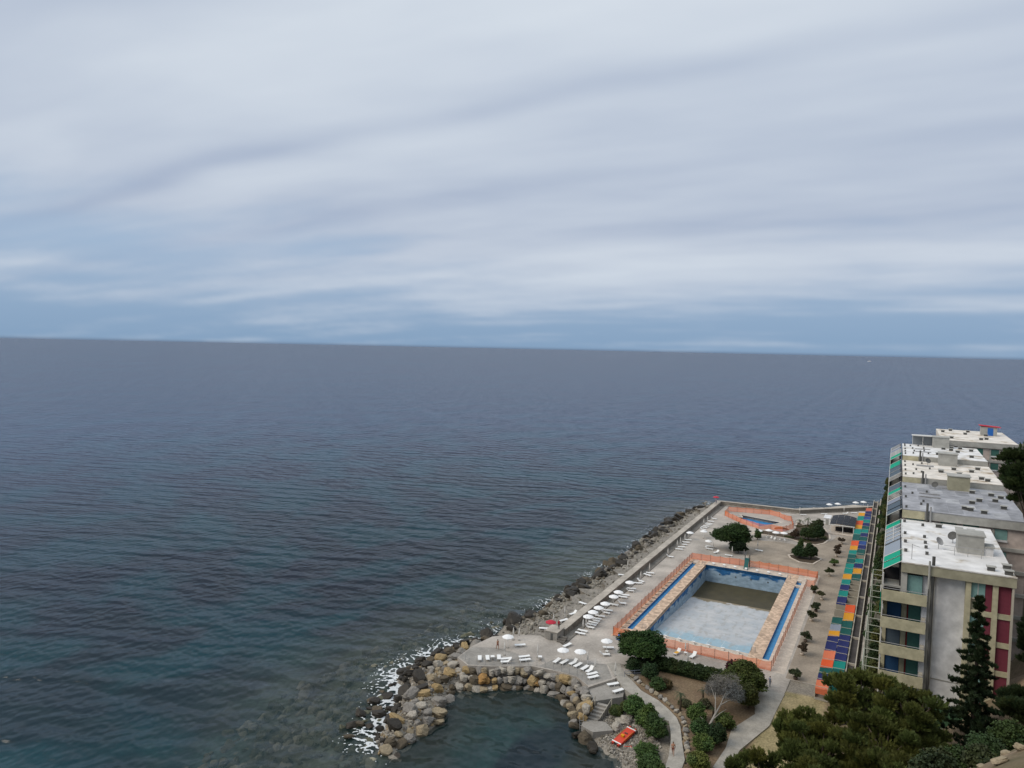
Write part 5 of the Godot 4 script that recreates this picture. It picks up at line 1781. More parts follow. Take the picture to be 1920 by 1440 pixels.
	var garden_bushes := [
		["round dark bush just inside the hedge", -33.6, -111.6, 1.7, 2.0, dark], ["loose green bush beside the round dark one", -31.6, -109.4, 1.4, 1.3, mid], ["brownish scrub at the foot of the round dark bush", -30.4, -110.4, 1.1, 1.0, Color(0.07, 0.06, 0.03)],
		["dark shrub under the round evergreen", -37.0, -113.6, 1.6, 1.5, dark], ["dark shrub by the blue handrail", -35.2, -114.4, 1.7, 1.4, Color(0.016, 0.026, 0.01)],
		["bright green bush at the lower terrace corner of the path", -33.0, -102.0, 1.9, 2.3, fresh], ["bright green bush second along the path bank", -30.2, -99.6, 2.0, 2.3, fresh], ["green bush third along the path bank", -28.0, -97.4, 1.9, 2.4, mid],
		["leafy green bush between the beach and the path", -28.0, -93.2, 2.0, 1.6, fresh], ["broad green bush beside the walking man", -26.6, -90.2, 1.9, 1.7, mid], ["dark green bush at the near end of the path", -24.6, -87.6, 1.8, 1.8, mid],
		["low olive scrub on the bank under the lower terrace", -35.6, -101.4, 1.2, 0.9, Color(0.055, 0.075, 0.02)], ["spreading ground bush beside the terrace steps", -34.6, -103.6, 1.3, 0.8, Color(0.05, 0.07, 0.02)],
		["lush green bush across the path from the beach bushes", -23.6, -102.4, 1.7, 1.7, fresh], ["second lush green bush on the garden side of the path", -22.0, -98.6, 1.7, 1.7, mid], ["third lush green bush on the garden side of the path", -21.0, -95.4, 1.7, 1.6, fresh],
		["dark bush behind the lush ones on the garden side", -19.8, -98.0, 1.6, 2.0, dark], ["yellow green bush at the bottom of the garden", -20.4, -90.8, 1.7, 1.6, Color(0.085, 0.105, 0.025)], ["green bush under the dead tree", -19.6, -102.8, 1.6, 1.5, Color(0.06, 0.085, 0.02)],
		["dusty scrub in the middle of the bare garden", -26.2, -106.4, 1.0, 0.7, Color(0.075, 0.075, 0.035)], ["second dusty scrub in the bare garden", -23.6, -107.6, 1.0, 0.7, Color(0.075, 0.07, 0.035)]]
	for q in garden_bushes:
		bush("garden_bush", q[0], Vector3(q[1], ground(q[1], q[2]) - 0.1, q[2]), Vector3(q[3], q[4], q[3]), q[5], 620, 0.27, "garden bushes")
	palm("yucca", "tall dark yucca with several stems in the bare garden", Vector3(-26.6, 3.0, -104.6), 2.5, 16, 1.1, Color(0.04, 0.062, 0.028))
	palm("yucca", "small yucca leaning in the bare garden", Vector3(-24.2, 3.0, -108.6), 2.0, 12, 0.9, Color(0.035, 0.05, 0.022))
	palm("yucca", "short yucca beside the dead tree trunk", Vector3(-21.8, 3.0, -105.0), 1.4, 12, 0.8, Color(0.04, 0.055, 0.024))
	palm("date_palm", "feathery palm below the pines at the bottom of the service path", Vector3(-14.6, ground(-14.6, -88.0), -88.0), 1.4, 18, 2.6, Color(0.045, 0.072, 0.024))
	# dead tree leaning over the garden
	t = thing("dead_tree", "bare bleached dead tree leaning over the garden", "tree", Vector3(-21.8, 3.0, -98.6))
	trunk(t, [Vector3(0, -0.3, 0), Vector3(0.5, 1.0, -1.6), Vector3(0.9, 2.0, -3.6), Vector3(1.2, 2.6, -5.4)], [0.22, 0.2, 0.16, 0.11], M.dead_wood, [
		[Vector3(0.9, 2.0, -3.6), Vector3(0.2, 3.8, -6.6), 0.12], [Vector3(1.2, 2.6, -5.4), Vector3(1.6, 3.9, -8.2), 0.11], [Vector3(1.2, 2.6, -5.4), Vector3(3.0, 3.2, -7.4), 0.1], [Vector3(0.7, 1.5, -2.6), Vector3(2.2, 2.6, -4.6), 0.1],
		[Vector3(1.4, 3.2, -6.8), Vector3(3.2, 4.2, -9.0), 0.07], [Vector3(0.4, 3.2, -5.6), Vector3(-0.8, 4.3, -7.4), 0.06], [Vector3(0.5, 1.0, -1.6), Vector3(-0.9, 1.9, -2.0), 0.07]])
	crown(t, "twigs", [[Vector3(1.0, 3.6, -9.6), Vector3(2.4, 1.7, 2.4), 420], [Vector3(2.4, 3.4, -8.0), Vector3(1.6, 1.3, 1.8), 220], [Vector3(-0.4, 3.4, -8.0), Vector3(1.4, 1.2, 1.5), 160]], "twig", 0.5, Color(0.16, 0.15, 0.135), 0.3, 0.2)
	# pines in the foreground
	pine("tallest pine in front of the balconies with an olive green crown", -1.6, -82.5, 24.6, 4.4, pinec, 4200)
	pine("pine in front of the white end wall beside the tallest one", 3.4, -81.0, 23.2, 3.6, pinec * 0.9, 3200)
	pine("pine at the seaward edge of the pine group over the dry grass", -7.0, -85.0, 17.8, 3.9, pinec * 1.05, 3200)
	pine("low wide pine hanging over the service path", -10.6, -78.0, 14.8, 4.0, pinec * 0.9, 3200)
	pine("dark pine in the middle of the foreground thicket", -3.4, -72.0, 18.8, 4.4, pinec * 0.8, 3000)
	pine("dark pine below the garage awnings", 3.0, -69.0, 21.6, 3.6, pinec * 0.75, 2600)
	pine("low pine at the lower edge of the foreground thicket", -7.6, -66.0, 19.2, 3.6, pinec * 0.85, 2400)
	pine("leaning pine filling the gap behind the low wide one", -5.0, -78.5, 19.6, 3.8, pinec * 0.95, 3200)
	pine("broad pine just below the balcony rail", 0.6, -76.0, 22.0, 3.8, pinec * 0.85, 3200)
	pine("yellowish pine at the foot of the service path", -11.5, -71.5, 14.6, 3.4, pinec, 2600)
	pine("dark pine low under the group beside the ramp", -0.4, -65.0, 21.4, 3.8, pinec * 0.7, 2600)
	# layered conifer before the burgundy panels
	var g := ground(8.5, -86.5)
	t = thing("fir_tree", "tall dark layered fir in front of the burgundy panels", "fir", Vector3(8.5, g, -86.5))
	var h := 32.4 - g
	trunk(t, [Vector3(0, -0.5, 0), Vector3(0, h * 0.5, 0), Vector3(0, h, 0)], [0.3, 0.2, 0.03], M.bark)
	var fl := []
	for k in 17:
		var f := k / 16.0
		var rad := lerpf(3.7, 0.3, pow(f, 0.85))
		var n := int(lerpf(9, 4, f))
		for q in n:
			var a := TAU * q / n + k * 1.3 + rng.randf_range(-0.25, 0.25)
			var dir := Vector3(cos(a), 0, sin(a))
			var reach := rad * rng.randf_range(0.55, 1.2)
			var y0 := h * (0.05 + 0.94 * f) + rng.randf_range(-0.35, 0.35)
			for s in 5:
				var d := reach * (s + 0.6) / 4.6
				var curl := -0.34 * d + 0.075 * d * d
				fl.append([Vector3(0, y0, 0) + dir * d + Vector3(0, curl, 0), Vector3(0.36, 0.09, 0.36) * lerpf(1.2, 0.6, f) * (1.15 - 0.12 * s), 8])
	crown(t, "crown", fl, "needle", 0.36, Color(0.016, 0.03, 0.011), 0.3, 0.1)
	pine("large dark pine at the landward edge beside the grey flat roof", 15.6, -104.0, 47.8, 4.3, Color(0.028, 0.046, 0.013), 4600, "", 0.36)
	pine("dark pine half hidden behind the large one at the landward edge", 20.5, -112.0, 41.0, 4.2, Color(0.018, 0.03, 0.01), 3000, "", 0.8)
	pine("dark green tree filling the gap beside the burgundy panels", 14.9, -93.0, 29.4, 2.5, Color(0.016, 0.028, 0.01), 2800, "", 0.8)
	pine("dark tree low at the landward picture edge below the fir", 12.6, -84.0, 24.5, 3.0, Color(0.024, 0.038, 0.012), 2200, "", 0.85)
	var low := [[6.2, -76.0, 1.9, 1.9], [4.6, -74.0, 2.0, 1.7], [8.2, -73.5, 1.7, 1.6], [1.0, -74.5, 2.2, 2.0], [10.6, -79.0, 1.8, 1.9], [-0.6, -64.0, 2.4, 2.2], [4.0, -62.5, 2.2, 1.9], [-5.0, -61.0, 2.6, 2.2], [-11.8, -70.0, 2.2, 1.7], [-14.6, -76.5, 2.0, 1.6], [-13.0, -82.0, 1.8, 1.5], [7.2, -66.0, 1.3, 1.0], [-16.0, -83.0, 1.8, 1.5], [-18.6, -84.0, 2.0, 1.5]]
	low.sort_custom(func(a, c): return a[0] < c[0])
	for i in low.size():
		var q: Array = low[i]
		bush("slope_bush", "dark green bush in the undergrowth below the pines, %s from the sea side" % nth(i + 1), Vector3(q[0], ground(q[0], q[1]) - 0.1, q[1]), Vector3(q[2], q[3], q[2]), [dark, mid * 0.65, Color(0.026, 0.036, 0.012)][i % 3], 700, 0.32, "undergrowth below the foreground pines")
	# planting on the slope below the balconies
	for k in 39:
		var z := -99.0 - k * 4.6
		var x: float = [-2.3, -1.3, -0.9][k % 3] + rng.randf_range(-0.3, 0.3)
		bush("terrace_bush", "%s bush on the planted slope under the balconies, %s from the pines" % [["green", "dark", "olive"][k % 3], nth(k + 1)], Vector3(x, ground(x, z) - 0.2, z), Vector3(1.2, rng.randf_range(1.4, 2.6), 2.2), [mid, dark, olive][k % 3], 420, 0.3, "bushes on the planted slope")

# ---------------------------------------------------------------- parasols, loungers
func parasol(label: String, at: Vector3, group: String, mat: Material) -> Node3D:
	var t := thing("parasol", label, "parasol", at, rng.randf() * 1.0, group)
	var st := new_st()
	var n := 8
	var prof := [[1.08, 1.94], [1.06, 2.03], [0.58, 2.26], [0.03, 2.42]]
	for i in 3:
		for k in n:
			var a := TAU * k / n
			var b := TAU * (k + 1) / n
			var p: Array = prof[i]
			var q: Array = prof[i + 1]
			quad(st, Vector3(cos(b) * p[0], p[1], sin(b) * p[0]), Vector3(cos(a) * p[0], p[1], sin(a) * p[0]), Vector3(cos(a) * q[0], q[1], sin(a) * q[0]), Vector3(cos(b) * q[0], q[1], sin(b) * q[0]))
	mesh_of("canopy", done(st), mat, t)
	bar(t, "pole", Vector3(0, 0, 0), Vector3(0, 2.5, 0), 0.03, M.white_plastic)
	mesh_of("base", lathe([[0.0, 0.0], [0.26, 0.0], [0.24, 0.1], [0.05, 0.14], [0.0, 0.14]], 10), M.grey_concrete, t)
	return t

func folded_parasol(label: String, at: Vector3, group: String) -> Node3D:
	var t := thing("folded_parasol", label, "parasol", at, rng.randf() * 3.0, group)
	mesh_of("canopy", lathe([[0.05, 0.85], [0.15, 0.9], [0.13, 1.5], [0.06, 2.2], [0.0, 2.3]], 8), M.closed_canvas, t)
	bar(t, "pole", Vector3(0, 0, 0), Vector3(0, 2.4, 0), 0.03, M.white_plastic)
	mesh_of("base", lathe([[0.0, 0.0], [0.26, 0.0], [0.24, 0.1], [0.05, 0.14], [0.0, 0.14]], 10), M.grey_concrete, t)
	return t

var lounger_flat: Node3D
var lounger_up: Node3D

func make_lounger(raise: float) -> Node3D:
	var t := Node3D.new()
	t.set_meta("category", "sun lounger")
	# foot at -z, head at +z
	bx(t, "seat", Vector3(0, 0.34, -0.3), Vector3(0.66, 0.07, 1.25), M.white_plastic)
	mesh_of("backrest", unit_box, M.white_plastic, t, Transform3D(Basis(Vector3.RIGHT, -raise) * Basis.from_scale(Vector3(0.64, 0.06, 0.72)), Vector3(0, 0.35 + sin(raise) * 0.36, 0.33 + cos(raise) * 0.36)))
	for s in [-0.27, 0.27]:
		bx(t, "leg", Vector3(s, 0.155, -0.75), Vector3(0.06, 0.31, 0.09), M.white_plastic)
		bx(t, "leg", Vector3(s, 0.155, 0.2), Vector3(0.06, 0.31, 0.09), M.white_plastic)
	return t

func beach_furniture():
	var flat := make_lounger(0.08)
	var up := make_lounger(0.75)
	# [zone, [x, z, heading in degrees, floor] ...]
	var sets := {
		"kerb": ["white sun lounger in the row along the sea wall kerb, %s from the stone pier", "sun loungers along the sea wall kerb", 3.0, [-50.6, -122.9, -81, -50.7, -124.3, -87, -50.3, -126.6, -86, -50.4, -128.0, -88, -50.5, -129.1, -89, -50.6, -130.3, -88, -50.7, -131.4, -83, -50.6, -133.1, -78, -50.4, -135.4, -83, -50.4, -136.9, -75, -50.5, -140.7, -85, -49.4, -142.4, -73, -50.5, -146.2, -80, -50.5, -147.6, -80, -50.5, -150.8, -68, -50.6, -152.4, -68, -50.6, -156.9, -61, -50.6, -158.6, -100, -50.6, -163.9, -105, -50.5, -165.7, -70, -50.3, -181.8, -74, -50.1, -190.2, -75, -50.1, -192.7, -67, -50.3, -195.5, -65, -50.3, -198.2, -72, -50.5, -201.1, -70, -49.8, -215.6, -90, -50.0, -218.3, -90, -49.9, -220.2, -80, -49.9, -222.2, -80, -49.7, -223.8, -88, -50.0, -227.3, -86, -50.1, -231.4, -85]],
		"deck": ["white sun lounger standing on the deck by the round evergreen, %s from the sea", "sun loungers by the round evergreen", 3.0, [-50.6, -116.6, 163, -43.7, -119.6, -60, -43.3, -116.5, -58]],
		"tree": ["white sun lounger near the big spreading tree, %s from the sea", "sun loungers near the big tree", 3.0, [-43.7, -197.7, -78, -43.0, -195.0, -85, -40.7, -192.7, 150, -37.2, -191.6, -84, -31.0, -201.0, -94]],
		"terrace": ["white sun lounger on the grey terrace above the cove, %s from the sea", "sun loungers on the terrace above the cove", 3.0, [-49.5, -109.8, 175, -48.2, -110.0, 167, -46.7, -110.5, 163, -45.7, -110.1, 166, -44.3, -109.7, 169, -43.2, -109.3, 168, -42.4, -108.3, 143, -41.8, -107.3, 143]],
		"lower": ["white sun lounger on the lower terrace step, %s from the sea", "sun loungers on the lower terrace", 2.62, [-38.4, -107.4, 136, -36.9, -105.7, 148]],
		"point": ["white sun lounger on the shore terrace of the breakwater, %s from the sea", "sun loungers on the shore terrace", 3.0, [-61.4, -103.8, 31, -60.3, -104.6, 33, -59.5, -105.0, 32, -58.7, -105.8, 30, -57.4, -105.9, 130, -56.8, -104.9, 126, -55.1, -108.3, 133, -54.4, -107.2, 130, -52.4, -109.2, 26, -58.0, -112.2, 126]],
		"pool": ["white sun lounger between the pool fence and the hedge, %s from the round evergreen", "sun loungers between the pool and the hedge", 3.0, [-32.4, -124.0, 165, -29.6, -124.1, 167, -30.0, -119.4, 168, -28.5, -119.2, 164, -26.7, -119.2, 166, -24.8, -119.6, -105]],
		"ledge": ["white sun lounger on the rough ledge outside the sea wall, %s from the stone pier", "sun loungers on the rough ledge", 2.2, [-58.5, -123.2, 109, -56.9, -129.0, 153, -56.7, -133.4, 156, -57.4, -140.0, 71, -56.7, -163.0, 104]],
		"far": ["white sun lounger behind the vaulted kiosk, %s from the sea", "sun loungers at the far end of the deck", 3.0, [-25.7, -254.2, 99, -19.7, -259.7, 109, -13.4, -264.6, 111, -11.0, -267.4, 110, -8.6, -270.0, 91]]}
	var first := true
	for k in sets:
		var s: Array = sets[k]
		var d: Array = s[3]
		for i in range(0, d.size(), 3):
			var src := up if (i / 3) % 3 == 2 or k == "pool" else flat
			var o := copy_of(src, Vector3(d[i], s[2] + 0.005, d[i + 1]), deg_to_rad(d[i + 2]), s[0] % nth(i / 3 + 1), "sun_lounger", s[1])
			if k == "pool" and i == 0:
				bx(o, "towel", Vector3(0, 0.39, -0.2), Vector3(0.6, 0.02, 1.0), M.yellow_cloth)
				o.set_meta("label", "white sun lounger with an orange towel beside the pool fence")
	flat.free()
	up.free()
	var opened := [["kerb", "white open parasol by the sea wall kerb, %s from the stone pier", "open parasols along the sea wall kerb", 3.0, [-50.9, -127.3, -51.0, -130.0, -50.9, -132.8, -50.6, -135.7, -50.6, -140.6, -50.7, -143.8, -50.7, -151.2, -50.4, -202.6, -47.4, -206.4]],
		["terrace", "white open parasol at the edge of the grey terrace, %s from the sea", "open parasols on the terrace", 3.0, [-48.7, -110.6, -45.9, -111.6]],
		["bush", "white open parasol on the deck seaward of the round evergreen", "", 3.0, [-43.6, -118.2]],
		["point", "white open parasol on the breakwater terrace above the dark rocks", "", 3.0, [-59.6, -110.6]],
		["hedge", "white open parasol standing alone by the red shrub", "", 3.0, [-19.6, -118.9]],
		["corner", "white open parasol against the near seaward corner of the pool fence", "", 3.0, [-37.6, -124.2]],
		["tree", "white open parasol beside the big spreading tree", "", 3.0, [-43.6, -196.4]],
		["bed", "white open parasol along the planting bed, %s from the sea", "open parasols along the planting bed", 3.0, [-33.7, -216.4, -31.2, -218.4, -29.0, -216.8, -26.9, -217.4]],
		["far", "white open parasol on the ledge outside the far harbour wall, %s from the sea", "open parasols outside the harbour wall", 2.6, [-18.9, -270.4, -16.4, -273.2, -11.0, -279.4, -8.6, -282.0]]]
	for s in opened:
		var d: Array = s[4]
		for i in range(0, d.size(), 2):
			parasol(s[1] % nth(i / 2 + 1) if s[1].contains("%s") else s[1], Vector3(d[i], s[3], d[i + 1]), s[2], M.white_canvas)
	parasol("red open parasol on the rough ledge by the stone pier", Vector3(-56.8, 2.2, -122.8), "", M.red_canvas)
	parasol("red open parasol on the far corner of the sea wall", Vector3(-54.0, 4.22, -252.0), "", M.red_canvas)
	var closed := [["closed white parasol by the sea wall kerb, %s from the stone pier", "folded parasols along the kerb", 3.0, [-51.0, -125.0, -51.0, -126.6, -50.9, -159.6, -51.0, -166.6, -51.0, -182.4, -51.0, -191.4, -51.1, -195.0, -51.0, -199.4, -51.0, -203.4, -50.9, -221.3, -50.7, -225.5]],
		["closed pale parasol on the rough ledge outside the sea wall, %s from the stone pier", "folded parasols on the ledge", 2.2, [-57.9, -126.4, -57.6, -131.2, -57.2, -168.6]],
		["closed white parasol on the terrace above the cove, %s from the sea", "folded parasols above the cove", 3.0, [-44.6, -111.8, -42.4, -109.8, -39.0, -110.2]],
		["closed white parasol on the breakwater terrace, %s from the sea", "folded parasols on the breakwater", 3.0, [-60.4, -114.2, -59.4, -114.6, -58.6, -107.6, -53.2, -109.8]],
		["closed white parasol near the big spreading tree, %s from the sea", "folded parasols near the big tree", 3.0, [-42.3, -196.2, -36.7, -193.4, -34.0, -195.4, -31.8, -203.3]],
		["closed white parasol at the far end of the deck, %s from the sea", "folded parasols at the far end", 3.0, [-27.0, -256.6, -14.0, -266.6, -7.0, -275.0]],
		["closed white parasol between the pool fence and the hedge, %s from the fence", "folded parasols by the hedge", 3.0, [-31.2, -125.0, -29.6, -120.4]]]
	for s in closed:
		var d: Array = s[3]
		for i in range(0, d.size(), 2):
			folded_parasol(s[0] % nth(i / 2 + 1), Vector3(d[i], s[2], d[i + 1]), s[1])
	# small white tables and chairs
	var tables := [[-31.0, -124.4, "beside the orange towel lounger"], [-29.2, -119.3, "between the hedge loungers"], [-43.3, -117.6, "under the parasol by the round evergreen"], [-44.2, -195.9, "by the big tree loungers"]]
	for q in tables:
		var t := thing("side_table", "small white plastic table %s" % q[2], "table", Vector3(q[0], DECK, q[1]))
		bx(t, "top", Vector3(0, 0.5, 0), Vector3(0.55, 0.05, 0.55), M.white_plastic)
		for a in [-0.2, 0.2]:
			for b in [-0.2, 0.2]:
				bx(t, "leg", Vector3(a, 0.25, b), Vector3(0.05, 0.5, 0.05), M.white_plastic)
	var chairs := [-33.9, -215.2, -31.4, -216.6, -30.2, -216.2, -29.2, -215.4, -27.8, -216.0, -26.4, -215.9, -33.2, -215.9]
	for i in range(0, chairs.size(), 2):
		var c := thing("garden_chair", "white plastic chair under the parasols by the planting bed, %s from the sea" % nth(i / 2 + 1), "chair", Vector3(chairs[i], DECK, chairs[i + 1]), rng.randf() * TAU, "white chairs by the planting bed")
		bx(c, "seat", Vector3(0, 0.43, 0), Vector3(0.5, 0.05, 0.5), M.white_plastic)
		mesh_of("backrest", unit_box, M.white_plastic, c, Transform3D(Basis(Vector3.RIGHT, -0.15) * Basis.from_scale(Vector3(0.5, 0.5, 0.05)), Vector3(0, 0.7, -0.27)))
		for a in [-0.21, 0.21]:
			for b in [-0.21, 0.21]:
				bx(c, "leg", Vector3(a, 0.21, b), Vector3(0.05, 0.42, 0.05), M.white_plastic)

# ---------------------------------------------------------------- orange safety netting
func net_fence(t: Node3D, line: PackedVector2Array, h: float, gap: float, braces := false):
	var k := 0
	for i in line.size() - 1:
		var a := line[i]
		var b := line[i + 1]
		var n := maxi(1, int(round(a.distance_to(b) / gap)))
		for j in n:
			var p := a.lerp(b, float(j) / n)
			var q := a.lerp(b, float(j + 1) / n)
			var st := new_st()
			var dir := (q - p).orthogonal().normalized()
			var cols := 5
			var sag := rng.randf_range(0.05, 0.22)
			var belly := rng.randf_range(-0.06, 0.06)
			for c in cols:
				var u0 := float(c) / cols
				var u1 := float(c + 1) / cols
				var pts := []
				for e in [[u0, 0.0], [u1, 0.0], [u1, 1.0], [u0, 1.0]]:
					var m: Vector2 = p.lerp(q, e[0]) + dir * belly * sin(e[0] * PI) * (1.0 + 0.4 * sin(e[0] * 9.0))
					var top := h - sag * sin(e[0] * PI)
					pts.append(Vector3(m.x, lerpf(DECK + 0.06, DECK + top, e[1]), m.y))
				quad(st, pts[0], pts[1], pts[2], pts[3])
			mesh_of("net_panel", done(st), M.orange_net, t)
			var tilt := Vector3(rng.randf_range(-0.06, 0.06), 0, rng.randf_range(-0.06, 0.06))
			bar(t, "post", Vector3(p.x, DECK - 0.02, p.y), Vector3(p.x, DECK + h + 0.12, p.y) + tilt, 0.035, M.rust_post)
			if braces and i == 0:
				bx(t, "foot", Vector3(p.x + 0.45, DECK + 0.05, p.y), Vector3(0.9, 0.1, 0.14), M.dark_concrete)
			k += 1
	var e := line[line.size() - 1]
	bar(t, "post", Vector3(e.x, DECK - 0.02, e.y), Vector3(e.x, DECK + h + 0.12, e.y), 0.035, M.rust_post)

func fences():
	var t := thing("safety_fence", "orange plastic net fence on rusty posts round the large drained pool", "fence")
	net_fence(t, poly([-45.2, -125.8, -45.0, -183.6, -33.2, -184.8, -28.4, -185.4, -14.7, -184.4, -14.8, -176.6, -16.4, -176.4, -16.7, -125.6, -45.2, -125.8]), 1.75, 2.4, true)
	var s := thing("safety_fence", "orange plastic net fence round the small rear pools", "fence")
	net_fence(s, poly([-48.2, -239.0, -48.4, -246.2, -43.0, -247.6, -35.6, -249.0, -32.2, -247.2, -30.2, -244.0, -28.0, -243.2, -26.2, -233.2, -28.4, -227.0, -32.0, -228.0, -35.4, -227.0, -41.6, -231.2, -48.2, -239.0]), 1.75, 2.6)

# ---------------------------------------------------------------- people
func capsule(p: Vector3, a: Vector3, b: Vector3, ra: float, rb: float) -> float:
	var ab := b - a
	var t := clampf((p - a).dot(ab) / maxf(ab.length_squared(), 1e-9), 0.0, 1.0)
	return (p - a - ab * t).length() - lerpf(ra, rb, t)

# a body meshed as surface nets round jointed, tapered bones; bones: [a, b, ra, rb, colour]
func body_mesh(bones: Array, cell: float, hands: Array) -> ArrayMesh:
	var lo := Vector3(9, 9, 9)
	var hi := -lo
	for b in bones:
		for q in [b[0], b[1]]:
			lo = lo.min(q - Vector3.ONE * 0.2)
			hi = hi.max(q + Vector3.ONE * 0.2)
	var n := Vector3i(((hi - lo) / cell).ceil())
	var d := PackedFloat32Array()
	d.resize((n.x + 1) * (n.y + 1) * (n.z + 1))
	d.fill(1.0)
	var sx := 1
	var sy := n.x + 1
	var sz := (n.x + 1) * (n.y + 1)
	for b in bones:
		var m: float = maxf(b[2], b[3]) + 0.1
		var p0 := Vector3i(((b[0].min(b[1]) - Vector3.ONE * m - lo) / cell).floor()).max(Vector3i.ZERO)
		var p1 := Vector3i(((b[0].max(b[1]) + Vector3.ONE * m - lo) / cell).ceil()).min(n)
		for z in range(p0.z, p1.z + 1):
			for y in range(p0.y, p1.y + 1):
				for x in range(p0.x, p1.x + 1):
					var o := x + y * sy + z * sz
					var v := capsule(lo + Vector3(x, y, z) * cell, b[0], b[1], b[2], b[3])
					var w := d[o]
					var k := 0.03
					var hh := maxf(k - absf(v - w), 0.0) / k
					d[o] = minf(v, w) - hh * hh * k * 0.25
	var vid := {}
	var verts := []
	for z in n.z:
		for y in n.y:
			for x in n.x:
				var o := x + y * sy + z * sz
				var s := Vector3.ZERO
				var c := 0
				for e in [[0, sx], [sy, sy + sx], [sz, sz + sx], [sy + sz, sy + sz + sx], [0, sy], [sx, sx + sy], [sz, sz + sy], [sx + sz, sx + sz + sy], [0, sz], [sx, sx + sz], [sy, sy + sz], [sx + sy, sx + sy + sz]]:
					var a0 := d[o + e[0]]
					var a1 := d[o + e[1]]
					if (a0 < 0.0) != (a1 < 0.0):
						var f := a0 / (a0 - a1)
						var q0 := Vector3(1 if e[0] % sy == 1 else 0, 1 if (e[0] % sz) >= sy else 0, 1 if e[0] >= sz else 0)
						var q1 := Vector3(1 if e[1] % sy == 1 else 0, 1 if (e[1] % sz) >= sy else 0, 1 if e[1] >= sz else 0)
						s += q0.lerp(q1, f)
						c += 1
				if c:
					vid[o] = verts.size()
					verts.append(lo + (Vector3(x, y, z) + s / c) * cell)
	var st := SurfaceTool.new()
	st.begin(Mesh.PRIMITIVE_TRIANGLES)
	st.set_smooth_group(0)
	var cols := []
	for p in verts:
		var best := 9.0
		var col := Color.WHITE
		for b in bones:
			var v := capsule(p, b[0], b[1], b[2], b[3])
			if v < best:
				best = v
				col = b[4]
		cols.append(col)
	for z in range(1, n.z):
		for y in range(1, n.y):
			for x in range(1, n.x):
				var o := x + y * sy + z * sz
				for ax in 3:
					var step: int = [sx, sy, sz][ax]
					if (d[o] < 0.0) == (d[o + step] < 0.0):
						continue
					var u: int = [sy, sz, sx][ax]
					var w: int = [sz, sx, sy][ax]
					var q := [o, o - u, o - u - w, o - w]
					if not (vid.has(q[0]) and vid.has(q[1]) and vid.has(q[2]) and vid.has(q[3])):
						continue
					var order := [0, 1, 2, 0, 2, 3] if d[o] >= 0.0 else [0, 2, 1, 0, 3, 2]
					for i in order:
						st.set_color(cols[vid[q[i]]])
						st.add_vertex(verts[vid[q[i]]])
	for hnd in hands:
		# palm given by the wrist and its direction; five unequal fingers, the thumb from the side
		var dir: Vector3 = hnd[1]
		var side: Vector3 = dir.cross(Vector3.UP if absf(dir.y) < 0.8 else Vector3.RIGHT).normalized()
		var base: Vector3 = hnd[0] + dir * 0.085
		st.set_color(hnd[2])
		for f in 4:
			var o: Vector3 = base + side * (f - 1.5) * 0.02
			var ln: float = [0.065, 0.075, 0.07, 0.055][f]
			st_tube(st, [o, o + dir * ln * 0.55 + Vector3(0, 0, 0.006), o + dir * ln + Vector3(0, 0, 0.02)], [0.009, 0.0085, 0.007], 5)
		var th: Vector3 = hnd[0] + dir * 0.035 + side * 0.035
		st_tube(st, [th, th + (dir + side * 0.8).normalized() * 0.03, th + (dir + side * 0.35).normalized() * 0.06], [0.011, 0.010, 0.008], 5)
	st.generate_normals()
	return st.commit()

